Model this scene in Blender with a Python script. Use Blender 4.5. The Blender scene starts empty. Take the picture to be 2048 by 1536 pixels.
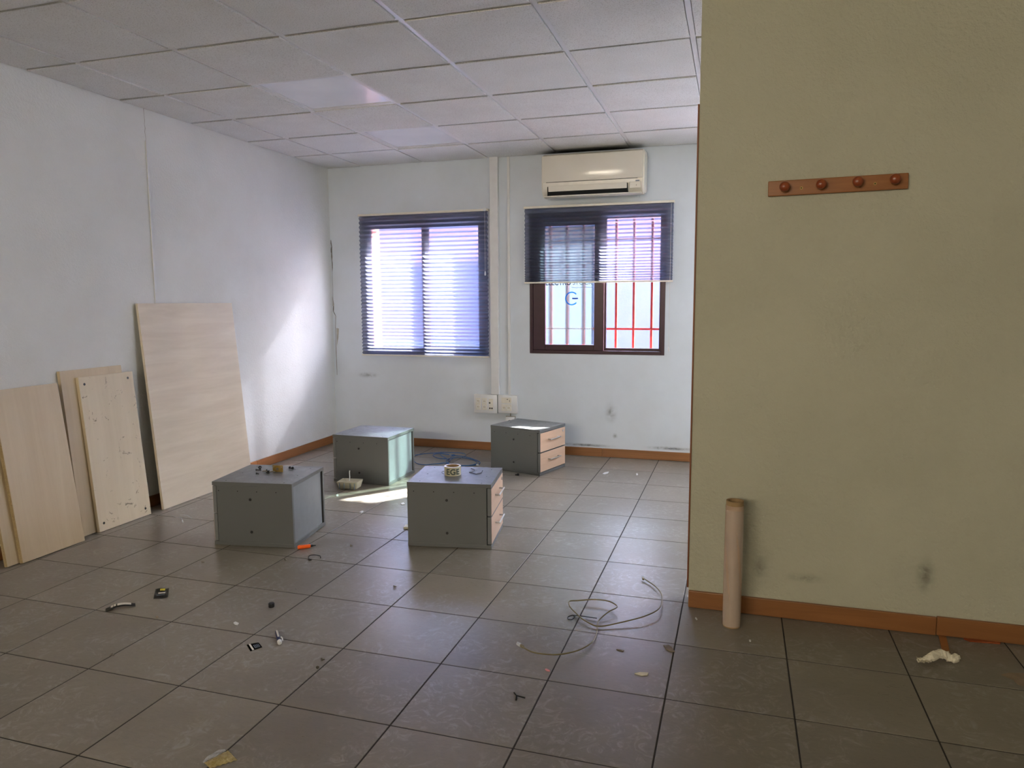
import bpy, bmesh, math, random
from mathutils import Vector, Matrix
random.seed(7)
scn = bpy.context.scene
COL = scn.collection
PI = math.pi

# ------------------------------------------------------------------ camera
CAM = Vector((0.0, 0.0, 1.309))
YAW, PITCH, ROLL, FPX = .2981, -.1136, -.0052, 1442.7
cy, sy, cp, sp, cr, sr = math.cos(YAW), math.sin(YAW), math.cos(PITCH), math.sin(PITCH), math.cos(ROLL), math.sin(ROLL)
FW = Vector((-sy*cp, cy*cp, sp)); RT0 = Vector((cy, sy, 0)); UP0 = RT0.cross(FW)
RT = RT0*cr + UP0*sr; UP = -RT0*sr + UP0*cr
cam = bpy.data.objects.new('camera', bpy.data.cameras.new('camera')); COL.objects.link(cam)
cam.matrix_world = Matrix(((RT.x, UP.x, -FW.x, CAM.x), (RT.y, UP.y, -FW.y, CAM.y), (RT.z, UP.z, -FW.z, CAM.z), (0, 0, 0, 1)))
cam.data.sensor_width = 36; cam.data.lens = 36*FPX/2048; cam.data.clip_start = .05
scn.camera = cam

def at(px, py, z=0.0):
    "measured point of the photograph on the horizontal plane z (places real objects on the floor or on a top)"
    d = FW + RT*((px-1024)/FPX) - UP*((py-768)/FPX)
    return CAM + d*((z-CAM.z)/d.z)
def on_back(px, py, y=5.966):
    d = FW + RT*((px-1024)/FPX) - UP*((py-768)/FPX)
    return CAM + d*(y/d.y)

# ------------------------------------------------------------------ light
SUN_E, SKY_S, SIDE_FILL_W, REAR_FILL_W, EXPO = 34.0, 1.9, 17.0, 28.0, 1.9
w = bpy.data.worlds.new('world'); scn.world = w; w.use_nodes = True
nt = w.node_tree; nt.nodes.clear()
sky = nt.nodes.new('ShaderNodeTexSky'); sky.sky_type = 'NISHITA'; sky.sun_disc = False
sky.sun_elevation = math.radians(32); sky.sun_rotation = math.radians(38); sky.altitude = 300; sky.dust_density = 2.5
bg = nt.nodes.new('ShaderNodeBackground'); bg.inputs['Strength'].default_value = SKY_S
wo = nt.nodes.new('ShaderNodeOutputWorld')
nt.links.new(sky.outputs[0], bg.inputs[0]); nt.links.new(bg.outputs[0], wo.inputs[0])
sun = bpy.data.lights.new('sun', 'SUN'); sun.energy = SUN_E; sun.angle = math.radians(1.1); sun.color = (1, .97, .9)
so = bpy.data.objects.new('sun', sun); COL.objects.link(so)
sd = Vector((-.62, -.78, -.64)); so.rotation_euler = sd.to_track_quat('-Z', 'Y').to_euler(); so.location = (3, 9, 6)
def portal(name, loc, sx, sz, rot):
    l = bpy.data.lights.new(name, 'AREA'); l.shape = 'RECTANGLE'; l.size = sx; l.size_y = sz
    l.cycles.is_portal = True
    o = bpy.data.objects.new(name, l); COL.objects.link(o); o.location = loc; o.rotation_euler = rot
portal('window_portal', (-2.65, 6.32, 1.42), 1.15, 1.15, (-PI/2, 0, 0))
portal('window_portal', (-1.1, 6.32, 1.44), 1.12, 1.15, (-PI/2, 0, 0))
portal('window_portal', (.95, 6.32, 1.45), 1.3, 1.2, (-PI/2, 0, 0))
scn.view_settings.view_transform = 'Standard'; scn.view_settings.look = 'None'
scn.view_settings.gamma = 1; scn.view_settings.use_curve_mapping = False
scn.view_settings.exposure = EXPO
scn.cycles.max_bounces = 12; scn.cycles.diffuse_bounces = 7; scn.cycles.glossy_bounces = 4
scn.cycles.transmission_bounces = 8; scn.cycles.transparent_max_bounces = 12
scn.cycles.sample_clamp_indirect = 6; scn.cycles.use_denoising = True
scn.cycles.caustics_reflective = False

# ------------------------------------------------------------------ materials
def lin(c): return tuple((x/255/12.92 if x/255 <= .04045 else ((x/255+.055)/1.055)**2.4) for x in c)
class M:
    def __init__(s, name, col, rough=.6, metal=0, spec=.5):
        s.m = bpy.data.materials.new(name); s.m.use_nodes = True; s.t = s.m.node_tree
        s.b = s.t.nodes['Principled BSDF']; s.out = s.t.nodes['Material Output']; s.col = (*lin(col), 1)
        s.b.inputs['Base Color'].default_value = s.col; s.b.inputs['Roughness'].default_value = rough
        s.b.inputs['Metallic'].default_value = metal; s.b.inputs['Specular IOR Level'].default_value = spec
    def n(s, typ, **k):
        x = s.t.nodes.new(typ)
        for a, v in k.items():
            if a in x.inputs: x.inputs[a].default_value = v
            else: setattr(x, a, v)
        return x
    def l(s, a, b): s.t.links.new(a, b)
    def coord(s, scale=(1, 1, 1), kind='Object', rnd=False, rot=(0, 0, 0)):
        tc = s.n('ShaderNodeTexCoord'); mp = s.n('ShaderNodeMapping'); mp.inputs['Scale'].default_value = scale
        mp.inputs['Rotation'].default_value = rot
        s.l(tc.outputs[kind], mp.inputs[0])
        if rnd:
            oi = s.n('ShaderNodeObjectInfo'); mu = s.n('ShaderNodeMath', operation='MULTIPLY'); mu.inputs[1].default_value = 37
            s.l(oi.outputs['Random'], mu.inputs[0]); s.l(mu.outputs[0], mp.inputs['Location'])
        return mp.outputs[0]
    def noise(s, vec, scale, detail=4, rough=.55, dist=0):
        x = s.n('ShaderNodeTexNoise'); x.inputs['Scale'].default_value = scale; x.inputs['Detail'].default_value = detail
        x.inputs['Roughness'].default_value = rough; x.inputs['Distortion'].default_value = dist
        s.l(vec, x.inputs['Vector']); return x.outputs['Fac']
    def ramp(s, fac, stops):
        r = s.n('ShaderNodeValToRGB'); e = r.color_ramp.elements
        while len(e) > 1: e.remove(e[-1])
        e[0].position = stops[0][0]; e[0].color = (*lin(stops[0][1]), 1)
        for p, c in stops[1:]:
            k = e.new(p); k.color = (*lin(c), 1)
        s.l(fac, r.inputs[0]); return r.outputs[0]
    def base(s, o): s.l(o, s.b.inputs['Base Color']); return s
    def rough(s, fac, a, b):
        mr = s.n('ShaderNodeMapRange'); mr.inputs['From Min'].default_value = .3; mr.inputs['From Max'].default_value = .7
        mr.inputs['To Min'].default_value = a; mr.inputs['To Max'].default_value = b
        s.l(fac, mr.inputs[0]); s.l(mr.outputs[0], s.b.inputs['Roughness']); return s
    def bump(s, h, dist=.002, strength=.5):
        b = s.n('ShaderNodeBump'); b.inputs['Strength'].default_value = strength; b.inputs['Distance'].default_value = dist
        s.l(h, b.inputs['Height']); s.l(b.outputs[0], s.b.inputs['Normal']); return s
    def mixc(s, fac, a, b):
        m = s.n('ShaderNodeMix', data_type='RGBA'); s.l(fac, m.inputs[0])
        for i, v in ((6, a), (7, b)):
            if isinstance(v, tuple): m.inputs[i].default_value = (*lin(v), 1)
            else: s.l(v, m.inputs[i])
        return m.outputs[2]

def plain(name, col, rough=.5, metal=0, var=6, scale=20, bump=0):
    s = M(name, col, rough, metal); v = s.coord()
    n = s.noise(v, scale, 3)
    s.base(s.ramp(n, [(.3, tuple(max(0, c-var) for c in col)), (.7, tuple(min(255, c+var) for c in col))]))
    if bump: s.bump(n, bump, .4)
    return s.m

def wallmat(name, col, dirt, scale, depth, strength=.6):
    s = M(name, col, .75, spec=.25); v = s.coord()
    big = s.noise(v, 1.3, 5, .6); fine = s.noise(v, scale, 3, .6)
    c = s.ramp(big, [(.35, dirt), (.6, col)])
    sm = s.noise(s.coord((2.2, 2.2, 5)), 2.0, 6, .7, .6)
    f = s.ramp(sm, [(.66, (0, 0, 0)), (.8, (90, 90, 90))])
    s.base(s.mixc(f, c, tuple(int(x*.8) for x in dirt)))
    s.bump(fine, depth, strength); return s.m
m_stucco = wallmat('white_stucco', (220, 221, 218), (212, 212, 208), 75, .004, .8)
m_backwall = wallmat('white_paint', (212, 219, 227), (203, 209, 215), 26, .0015, .35)
m_cream = wallmat('cream_stucco', (184, 182, 162), (177, 175, 155), 62, .006, .9)
m_facade = wallmat('facade_render', (92, 89, 108), (88, 85, 104), 20, .004)
m_red = plain('red_render', (190, 140, 130), .8, 0, 10, 4)
m_ground = plain('pavement', (190, 188, 186), .8, 0, 10, 3)

def floormat():
    s = M('slate_tile', (130, 128, 124), .4, spec=.25)
    v = s.coord((1, 1, 1), rnd=True)
    vs = s.coord((1.0, 3.4, 1), rnd=True, rot=(0, 0, .35))
    cloud = s.noise(v, 4.0, 2, .5)
    streak = s.noise(vs, 30, 8, .78, .5)
    c1 = s.ramp(cloud, [(.3, (124, 116, 104)), (.7, (132, 124, 112))])
    f = s.ramp(streak, [(.3, (150, 150, 150)), (.52, (0, 0, 0))])
    c2 = s.mixc(f, c1, (98, 92, 84))
    oi = s.n('ShaderNodeObjectInfo')
    rr = s.ramp(oi.outputs['Random'], [(0, (232, 232, 232)), (1, (255, 255, 255))])
    mu = s.n('ShaderNodeMix', data_type='RGBA', blend_type='MULTIPLY'); mu.inputs[0].default_value = 1
    s.l(c2, mu.inputs[6]); s.l(rr, mu.inputs[7])
    # swept dust: continuous across the tiles (world space)
    vw = s.coord((1, 1, 1), kind='Object')
    geo = s.n('ShaderNodeNewGeometry')
    wv = s.n('ShaderNodeTexNoise'); wv.inputs['Scale'].default_value = 3.0; wv.inputs['Detail'].default_value = 5
    wv.inputs['Roughness'].default_value = .65; wv.inputs['Distortion'].default_value = .5
    s.l(geo.outputs['Position'], wv.inputs['Vector'])
    dust = s.ramp(wv.outputs['Fac'], [(.35, (0, 0, 0)), (.75, (110, 110, 110))])
    d1 = s.mixc(dust, mu.outputs[2], (138, 134, 128))
    sw = s.n('ShaderNodeTexNoise'); sw.inputs['Scale'].default_value = 13; sw.inputs['Detail'].default_value = 7
    sw.inputs['Roughness'].default_value = .7; sw.inputs['Distortion'].default_value = 3.0
    s.l(geo.outputs['Position'], sw.inputs['Vector'])
    marks = s.ramp(sw.outputs['Fac'], [(.5, (0, 0, 0)), (.66, (140, 140, 140))])
    gate = s.ramp(wv.outputs['Fac'], [(.42, (0, 0, 0)), (.56, (255, 255, 255))])
    mm = s.n('ShaderNodeMix', data_type='RGBA', blend_type='MULTIPLY'); mm.inputs[0].default_value = 1
    s.l(marks, mm.inputs[6]); s.l(gate, mm.inputs[7])
    s.base(s.mixc(mm.outputs[2], d1, (186, 184, 180)))
    mr = s.n('ShaderNodeMapRange'); mr.inputs['From Min'].default_value = .2; mr.inputs['From Max'].default_value = .8
    mr.inputs['To Min'].default_value = .29; mr.inputs['To Max'].default_value = .34
    s.l(wv.outputs['Fac'], mr.inputs[0])
    ad = s.n('ShaderNodeMath', operation='MULTIPLY_ADD'); s.l(streak, ad.inputs[0]); ad.inputs[1].default_value = -.16
    s.l(mr.outputs[0], ad.inputs[2])
    ad2 = s.n('ShaderNodeMath', operation='ADD'); s.l(ad.outputs[0], ad2.inputs[0]); ad2.inputs[1].default_value = .07
    s.l(ad2.outputs[0], s.b.inputs['Roughness'])
    s.bump(streak, .0008, .3); return s.m
m_floor = floormat()
m_grout = plain('dark_grout', (44, 40, 36), .9, 0, 4, 60)

def ceilmat():
    s = M('mineral_fibre', (208, 206, 203), .9, spec=.15); v = s.coord(rnd=True)
    a = s.noise(v, 170, 3, .7); b = s.noise(v, 5, 3)
    f = s.ramp(a, [(.36, (255, 255, 255)), (.47, (0, 0, 0))])
    c = s.ramp(b, [(.3, (216, 216, 212)), (.7, (224, 224, 221))])
    s.base(s.mixc(f, c, (190, 188, 182))); s.bump(a, .0012, .6); return s.m
m_ceil = ceilmat()
m_rail = plain('white_rail', (214, 213, 212), .35, 0, 3)
m_diffuser = M('panel_diffuser', (226, 229, 236), .22, spec=.6); _v = m_diffuser.coord()
m_diffuser = m_diffuser.base(m_diffuser.ramp(m_diffuser.noise(_v, 3, 3), [(.3, (220, 223, 230)), (.7, (232, 234, 240))])).m

def wood(name, c1, c2, axis, scale=1.0, rough=.45, extra=None, stretch=.06):
    s = M(name, c1, rough)
    sc = [1, 1, 1]; sc[axis] = stretch
    v = s.coord(tuple(sc)); n = s.noise(v, 34*scale, 6, .65, .6); b = s.noise(v, 7*scale, 3, .5, .3)
    a = s.ramp(n, [(.3, c1), (.7, c2)])
    d = s.ramp(b, [(.38, (140, 140, 140)), (.6, (0, 0, 0))])
    out = s.mixc(d, a, c1)
    if extra:
        e = s.noise(s.coord((1, 1, 1)), extra[0], 6, .8, .8)
        out = s.mixc(s.ramp(e, [(extra[1], (0, 0, 0)), (extra[1]+.03, (220, 220, 220))]), out, extra[2])
    s.base(out); s.bump(n, .0006, .25); return s.m
m_base_wood = wood('stained_pine', (128, 84, 46), (150, 100, 58), 0, 1.0, .4)
m_base_woody = wood('stained_pine_side', (128, 84, 46), (150, 100, 58), 1, 1.0, .4)
m_trimwood = wood('stained_pine_upright', (112, 62, 30), (140, 80, 40), 2, 1.0, .5)
m_rack = wood('rack_pine', (138, 88, 46), (160, 104, 58), 0, 1.2, .35)
m_knob = plain('turned_pine', (138, 66, 30), .3, 0, 14, 30)
m_beech = wood('pale_beech', (190, 170, 138), (203, 185, 154), 2, .5)
m_beech_spot = wood('pale_beech_scuffed', (202, 187, 158), (213, 199, 172), 2, .5, .5, (14, .615, (92, 76, 58)))
m_beech_h = wood('pale_beech_cross_grain', (202, 188, 166), (219, 207, 186), 1, .42, .4, None, .11)
m_edge = wood('raw_chipboard', (140, 120, 86), (176, 154, 114), 2, 3, .8, (120, .6, (104, 76, 40)), 1)
m_drawer = wood('drawer_beech', (196, 164, 138), (208, 178, 152), 1, .6)

def greymat():
    s = M('grey_laminate', (98, 100, 100), .38, spec=.5); v = s.coord()
    sc = s.noise(s.coord((1, 1, 1)), 9, 9, .75, 1.6)
    f = s.ramp(sc, [(.6, (0, 0, 0)), (.72, (60, 60, 60))])
    s.base(s.mixc(f, (98, 100, 100), (176, 176, 180)))
    s.rough(sc, .3, .5); return s.m
m_grey = greymat()
m_greyedge = plain('grey_edge_band', (112, 114, 115), .45, 0, 3)
m_back = plain('grey_back_panel', (124, 130, 134), .42, 0, 3)
m_black = plain('black_plastic', (18, 18, 20), .4, 0, 4)
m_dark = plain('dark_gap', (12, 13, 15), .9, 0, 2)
m_steel = plain('brushed_steel', (190, 190, 190), .28, 1, 8, 60)
m_screw = plain('dull_zinc', (150, 142, 128), .4, 1, 10, 60)
m_brass = plain('yellow_brass', (176, 146, 84), .35, .9, 16, 40)
m_white = plain('white_plastic', (214, 214, 214), .35, 0, 3)
m_offwhite = plain('aged_white_plastic', (220, 214, 200), .3, 0, 4)
m_acpanel = plain('glossy_cream_plastic', (222, 216, 203), .16, 0, 2, 4)
m_cream_plastic = plain('cream_plastic', (214, 208, 184), .5, 0, 8, 40)
m_frame = plain('maroon_aluminium', (46, 14, 32), .35, .2, 4)
m_bar = plain('red_iron', (150, 44, 44), .5, .1, 12)
m_cord = plain('clear_cord', (200, 196, 190), .3, 0, 3)
m_blue = plain('blue_cable_jacket', (28, 92, 150), .4, 0, 8)
m_tan = plain('beige_cable_jacket', (112, 100, 62), .45, 0, 8)
m_orange = plain('orange_plastic', (245, 98, 24), .35, 0, 6)
m_card = plain('kraft_card', (150, 122, 84), .8, 0, 8, 30)
m_tape = plain('beige_tape', (196, 188, 160), .3, 0, 4)
m_ink = plain('green_grey_ink', (74, 84, 78), .5, 0, 4)
def vinyl(name, col):
    s = M(name, col, .5); tl = s.n('ShaderNodeBsdfTranslucent'); mx = s.n('ShaderNodeMixShader'); mx.inputs[0].default_value = .5
    n = s.noise(s.coord(), 30, 2); c = s.ramp(n, [(.3, col), (.7, tuple(min(255, x+4) for x in col))]); s.l(c, tl.inputs[0]); s.base(c)
    s.l(s.b.outputs[0], mx.inputs[1]); s.l(tl.outputs[0], mx.inputs[2]); s.l(mx.outputs[0], s.out.inputs[0]); return s.m
m_blueink = vinyl('blue_vinyl', (0, 84, 170))
m_greyink = plain('grey_vinyl', (120, 134, 150), .5, 0, 2)
m_darkink = vinyl('teal_vinyl', (10, 60, 104))
m_tissue = plain('white_tissue', (222, 214, 192), .85, 0, 8, 40, .002)
m_packet = plain('charcoal_foil', (46, 47, 46), .3, .3, 8, 40)
m_yellow = plain('yellow_print', (206, 190, 40), .5, 0, 6)
m_pale = plain('pale_print', (206, 200, 186), .5, 0, 6)
m_navy = plain('navy_plastic', (26, 32, 72), .3, 0, 4)
m_pink = plain('pink_plastic', (206, 130, 132), .3, 0, 8)
m_crack = plain('crack_shadow', (120, 116, 110), .95, 0, 10)
m_plaster = plain('bare_plaster', (176, 172, 164), .95, 0, 10)
m_cement = plain('cement_smear', (134, 116, 96), .9, 0, 12)
m_leafm = plain('dry_leaf', (112, 100, 84), .8, 0, 14)

def goldfoil():
    s = M('gold_foil', (236, 212, 128), .3, .7); v = s.coord()
    n = s.noise(v, 90, 5, .6, 1); s.base(s.ramp(n, [(.3, (214, 184, 96)), (.7, (255, 240, 178))])); s.bump(n, .004, .9); return s.m
m_gold = goldfoil()
def clearplastic(name, col, rough, alpha):
    s = M(name, col, rough); s.b.inputs['Alpha'].default_value = alpha
    n = s.noise(s.coord(), 40, 3); s.bump(n, .002, .5); return s.m
m_clear = clearplastic('clear_film', (236, 238, 240), .12, .35)
m_wrap = clearplastic('stretch_wrap', (226, 220, 214), .12, .22)

def glassmat(name, tint, film=0):
    s = M(name, tint, .02); t = s.t; t.nodes.remove(s.b)
    tr = s.n('ShaderNodeBsdfTransparent'); tr.inputs[0].default_value = (*lin(tint), 1)
    gl = s.n('ShaderNodeBsdfGlossy'); gl.inputs['Roughness'].default_value = .02
    fr = s.n('ShaderNodeLayerWeight'); fr.inputs[0].default_value = .5
    pw = s.n('ShaderNodeMath', operation='POWER'); s.l(fr.outputs['Facing'], pw.inputs[0]); pw.inputs[1].default_value = 5
    ma = s.n('ShaderNodeMath', operation='MULTIPLY_ADD'); s.l(pw.outputs[0], ma.inputs[0]); ma.inputs[1].default_value = .8; ma.inputs[2].default_value = .04
    mx = s.n('ShaderNodeMixShader'); s.l(ma.outputs[0], mx.inputs[0]); s.l(tr.outputs[0], mx.inputs[1]); s.l(gl.outputs[0], mx.inputs[2])
    s.l(mx.outputs[0], s.out.inputs[0]); return s.m
m_glass = glassmat('window_glass', (246, 248, 252))
def filmmat():
    s = M('frosted_film', (214, 232, 246), .5); s.t.nodes.remove(s.b)
    tl = s.n('ShaderNodeBsdfTranslucent'); tl.inputs[0].default_value = (*lin((206, 226, 240)), 1)
    tr = s.n('ShaderNodeBsdfTransparent'); tr.inputs[0].default_value = (*lin((214, 232, 224)), 1)
    rf = s.n('ShaderNodeBsdfRefraction'); rf.inputs['Color'].default_value = (*lin((120, 124, 136)), 1)
    rf.inputs['Roughness'].default_value = .22; rf.inputs['IOR'].default_value = 1.12
    n = s.noise(s.coord(), 30, 2); c = s.ramp(n, [(.2, (92, 96, 104)), (.8, (98, 101, 108))]); s.l(c, tl.inputs[0])
    m1 = s.n('ShaderNodeMixShader'); m1.inputs[0].default_value = .5; s.l(tl.outputs[0], m1.inputs[1]); s.l(rf.outputs[0], m1.inputs[2])
    m2 = s.n('ShaderNodeMixShader'); m2.inputs[0].default_value = .46; s.l(m1.outputs[0], m2.inputs[1]); s.l(tr.outputs[0], m2.inputs[2])
    s.l(m2.outputs[0], s.out.inputs[0]); return s.m
m_film = filmmat()
def blindmat():
    s = M('pleated_fabric', (70, 78, 98), .8); s.t.nodes.remove(s.b)
    df = s.n('ShaderNodeBsdfDiffuse'); tl = s.n('ShaderNodeBsdfTranslucent'); tr = s.n('ShaderNodeBsdfTransparent')
    n = s.noise(s.coord((1, 1, 6)), 60, 3); c = s.ramp(n, [(.3, (84, 90, 108)), (.7, (94, 100, 118))]); s.l(c, df.inputs[0])
    tl.inputs[0].default_value = (*lin((172, 178, 206)), 1); tr.inputs[0].default_value = (*lin((232, 234, 255)), 1)
    rf = s.n('ShaderNodeBsdfRefraction'); rf.inputs['Color'].default_value = (*lin((236, 234, 248)), 1)
    rf.inputs['Roughness'].default_value = .25; rf.inputs['IOR'].default_value = 1.08
    m0 = s.n('ShaderNodeMixShader'); m0.inputs[0].default_value = .27; s.l(df.outputs[0], m0.inputs[1]); s.l(tl.outputs[0], m0.inputs[2])
    m1 = s.n('ShaderNodeMixShader'); m1.inputs[0].default_value = .33; s.l(m0.outputs[0], m1.inputs[1]); s.l(rf.outputs[0], m1.inputs[2])
    m2 = s.n('ShaderNodeMixShader'); m2.inputs[0].default_value = .012; s.l(m1.outputs[0], m2.inputs[1]); s.l(tr.outputs[0], m2.inputs[2])
    s.l(m2.outputs[0], s.out.inputs[0]); return s.m
m_blind = blindmat()
m_fill_glow = M('lamp_panel', (255, 240, 214), .5); m_fill_glow.b.inputs['Emission Color'].default_value = (1, .84, .6, 1); m_fill_glow.b.inputs['Emission Strength'].default_value = 2; m_fill_glow = m_fill_glow.m  # glow for the added lamp and the added rear window

# ------------------------------------------------------------------ mesh helpers
class B:
    def __init__(s): s.bm = bmesh.new()
    def box(s, x0, x1, y0, y1, z0, z1, bev=0, mat=0):
        r = bmesh.ops.create_cube(s.bm, size=1)['verts']
        for v in r:
            v.co = Vector((x0+(v.co.x+.5)*(x1-x0), y0+(v.co.y+.5)*(y1-y0), z0+(v.co.z+.5)*(z1-z0)))
        fs = {f for v in r for f in v.link_faces}
        for f in fs: f.material_index = mat
        if bev:
            es = {e for v in r for e in v.link_edges}
            bmesh.ops.bevel(s.bm, geom=list(es), offset=bev, segments=2, affect='EDGES', profile=.5)
        return s
    def cyl(s, p, q, r, seg=16, r2=None, caps=True):
        p, q = Vector(p), Vector(q); d = q-p
        m = Matrix.Translation((p+q)/2) @ d.to_track_quat('Z', 'Y').to_matrix().to_4x4()
        bmesh.ops.create_cone(s.bm, cap_ends=caps, segments=seg, radius1=r, radius2=r if r2 is None else r2, depth=d.length, matrix=m)
        return s
    def lathe(s, prof, seg=24, mat=None, cx=0, cy=0):
        rings = []
        for r, z in prof:
            rings.append([s.bm.verts.new((cx+r*math.cos(2*PI*i/seg), cy+r*math.sin(2*PI*i/seg), z)) for i in range(seg)])
        for a, b in zip(rings, rings[1:]):
            for i in range(seg):
                s.bm.faces.new((a[i], a[(i+1) % seg], b[(i+1) % seg], b[i]))
        if mat is not None: bmesh.ops.transform(s.bm, matrix=mat, verts=[v for r in rings for v in r])
        return s
    def tube(s, pts, r, seg=6, smooth=6, closed=False, flat=1.0):
        P = [Vector(p) for p in pts]; Q = []
        if smooth > 1:
            n = len(P)
            for i in range(n if closed else n-1):
                if closed: a, b, c, d = P[(i-1) % n], P[i], P[(i+1) % n], P[(i+2) % n]
                else: a, b, c, d = P[max(i-1, 0)], P[i], P[i+1], P[min(i+2, n-1)]
                for k in range(smooth):
                    t = k/smooth
                    Q.append(.5*((2*b)+(c-a)*t+(2*a-5*b+4*c-d)*t*t+(3*b-a-3*c+d)*t**3))
            if not closed: Q.append(P[-1])
        else: Q = P
        rings = []; N = len(Q); side = None
        for i, p in enumerate(Q):
            t = (Q[(i+1) % N]-Q[i-1]) if closed else (Q[min(i+1, N-1)]-Q[max(i-1, 0)])
            if t.length < 1e-9: t = Vector((1, 0, 0))
            t.normalize()
            u = Vector((0, 0, 1)).cross(t)
            if u.length < .05: u = side if side is not None else Vector((1, 0, 0))
            u = (u - t*u.dot(t)).normalized(); side = u; v = t.cross(u)
            rings.append([s.bm.verts.new(p+u*(r*math.cos(2*PI*k/seg))+v*(r*flat*math.sin(2*PI*k/seg))) for k in range(seg)])
        for i in range(N if closed else N-1):
            a, b = rings[i], rings[(i+1) % N]
            for k in range(seg): s.bm.faces.new((a[k], a[(k+1) % seg], b[(k+1) % seg], b[k]))
        if not closed: s.bm.faces.new(rings[0][::-1]); s.bm.faces.new(rings[-1])
        return s
    def prism(s, poly, h, z0=0):
        "polygon in xy extruded up by h"
        a = [s.bm.verts.new((x, y, z0)) for x, y in poly]; b = [s.bm.verts.new((x, y, z0+h)) for x, y in poly]
        n = len(a); s.bm.faces.new(b); s.bm.faces.new(a[::-1])
        for i in range(n): s.bm.faces.new((a[i], a[(i+1) % n], b[(i+1) % n], b[i]))
        return s
    def grid(s, f, nu, nv, thick=0):
        vs = [[s.bm.verts.new(f(i/nu, j/nv)) for j in range(nv+1)] for i in range(nu+1)]
        fs = [s.bm.faces.new((vs[i][j], vs[i+1][j], vs[i+1][j+1], vs[i][j+1])) for i in range(nu) for j in range(nv)]
        if thick: bmesh.ops.solidify(s.bm, geom=fs, thickness=thick)
        return s
    def xf(s, m): bmesh.ops.transform(s.bm, matrix=m, verts=s.bm.verts); return s
    def done(s, name, mats, parent=None, smooth=False, loc=None, rot=None):
        bmesh.ops.recalc_face_normals(s.bm, faces=s.bm.faces)
        me = bpy.data.meshes.new(name); s.bm.to_mesh(me); s.bm.free()
        for m in (mats if isinstance(mats, (list, tuple)) else [mats]): me.materials.append(m)
        if smooth:
            for p in me.polygons: p.use_smooth = True
            try: me.set_sharp_from_angle(angle=math.radians(40))
            except Exception: pass
        o = bpy.data.objects.new(name, me); COL.objects.link(o)
        if loc is not None: o.location = loc
        if rot is not None: o.rotation_euler = rot
        if parent is not None: o.parent = parent
        return o

def tag(o, label, cat, group=None, kind=None):
    if label: o['label'] = label
    if cat: o['category'] = cat
    if group: o['group'] = group
    if kind: o['kind'] = kind
    return o
def thing(name, label, cat, loc=(0, 0, 0), rz=0, group=None):
    o = bpy.data.objects.new(name, None); o.empty_display_size = .05; COL.objects.link(o)
    o.location = loc; o.rotation_euler = (0, 0, rz); return tag(o, label, cat, group)
def struct(o, label):
    o['kind'] = 'structure'; o['label'] = label
    o['category'] = o.name.split('_')[0].split('.')[0] if not o.name.startswith('wall') else 'wall'
    return o
def sempty(name, label, loc=(0, 0, 0)):
    o = bpy.data.objects.new(name, None); o.empty_display_size = .05; COL.objects.link(o); o.location = loc
    return struct(o, label)

# ------------------------------------------------------------------ shell
XL, YB, ZC, XR, YR = -3.579, 5.966, 2.526, 2.6, -3.6
XE, YF = -.155, 3.075                      # near end and face of the cream wall
YO = 6.30                                  # outer face of the back wall
OPEN = [(-3.235, -2.065, .835, 2.03), (-1.67, -.535, .868, 2.04), (.3, 1.6, .9, 2.05)]

def wall_with_openings(name, x0, x1, y0, y1, z0, z1, ops, mats, label):
    b = B(); bm = b.bm
    xs = sorted({x0, x1, *[o[0] for o in ops], *[o[1] for o in ops]}); zs = sorted({z0, z1, *[o[2] for o in ops], *[o[3] for o in ops]})
    def hole(cx, cz): return any(o[0] < cx < o[1] and o[2] < cz < o[3] for o in ops)
    def q(*p, m=0):
        f = bm.faces.new([bm.verts.new(v) for v in p]); f.material_index = m
    for i in range(len(xs)-1):
        for j in range(len(zs)-1):
            a, c, d, e = xs[i], xs[i+1], zs[j], zs[j+1]
            if hole((a+c)/2, (d+e)/2): continue
            q((a, y0, d), (c, y0, d), (c, y0, e), (a, y0, e)); q((a, y1, d), (a, y1, e), (c, y1, e), (c, y1, d), m=1)
    for a, c, d, e in ops:
        q((a, y0, d), (c, y0, d), (c, y1, d), (a, y1, d), m=1); q((a, y0, e), (a, y1, e), (c, y1, e), (c, y0, e), m=1)
        q((a, y0, d), (a, y1, d), (a, y1, e), (a, y0, e), m=1); q((c, y0, d), (c, y0, e), (c, y1, e), (c, y1, d), m=1)
    q((x0, y0, z0), (x1, y0, z0), (x1, y1, z0), (x0, y1, z0)); q((x0, y0, z1), (x0, y1, z1), (x1, y1, z1), (x1, y0, z1))
    q((x0, y0, z0), (x0, y1, z0), (x0, y1, z1), (x0, y0, z1)); q((x1, y0, z0), (x1, y0, z1), (x1, y1, z1), (x1, y1, z0))
    bmesh.ops.remove_doubles(bm, verts=bm.verts, dist=1e-5)
    return struct(b.done(name, mats), label)

wall_back = wall_with_openings('wall_back', XL-.3, XR+.2, YB, YO, 0, 2.75, OPEN, [m_backwall, m_red], 'white back wall holding the two blind-covered windows')
wall_left = struct(B().box(XL-.2, XL, YR-.2, YB+.0, 0, 2.75).done('wall_left', m_stucco), 'long white stucco wall on the left with boards leaning on it')
wall_front = struct(B().box(XE, XR, YF, YF+.12, 0, 2.75).done('wall_front', m_cream), 'cream stucco partition wall in front on the right')
struct(B().box(XR, XR+.2, YR-.2, YB, 0, 2.75).done('wall_right', m_backwall), 'plain wall closing the room on the right')
struct(B().box(XL, XR, YR-.2, YR, 0, 2.75).done('wall_rear', m_cream), 'plain wall behind the camera')

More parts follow.
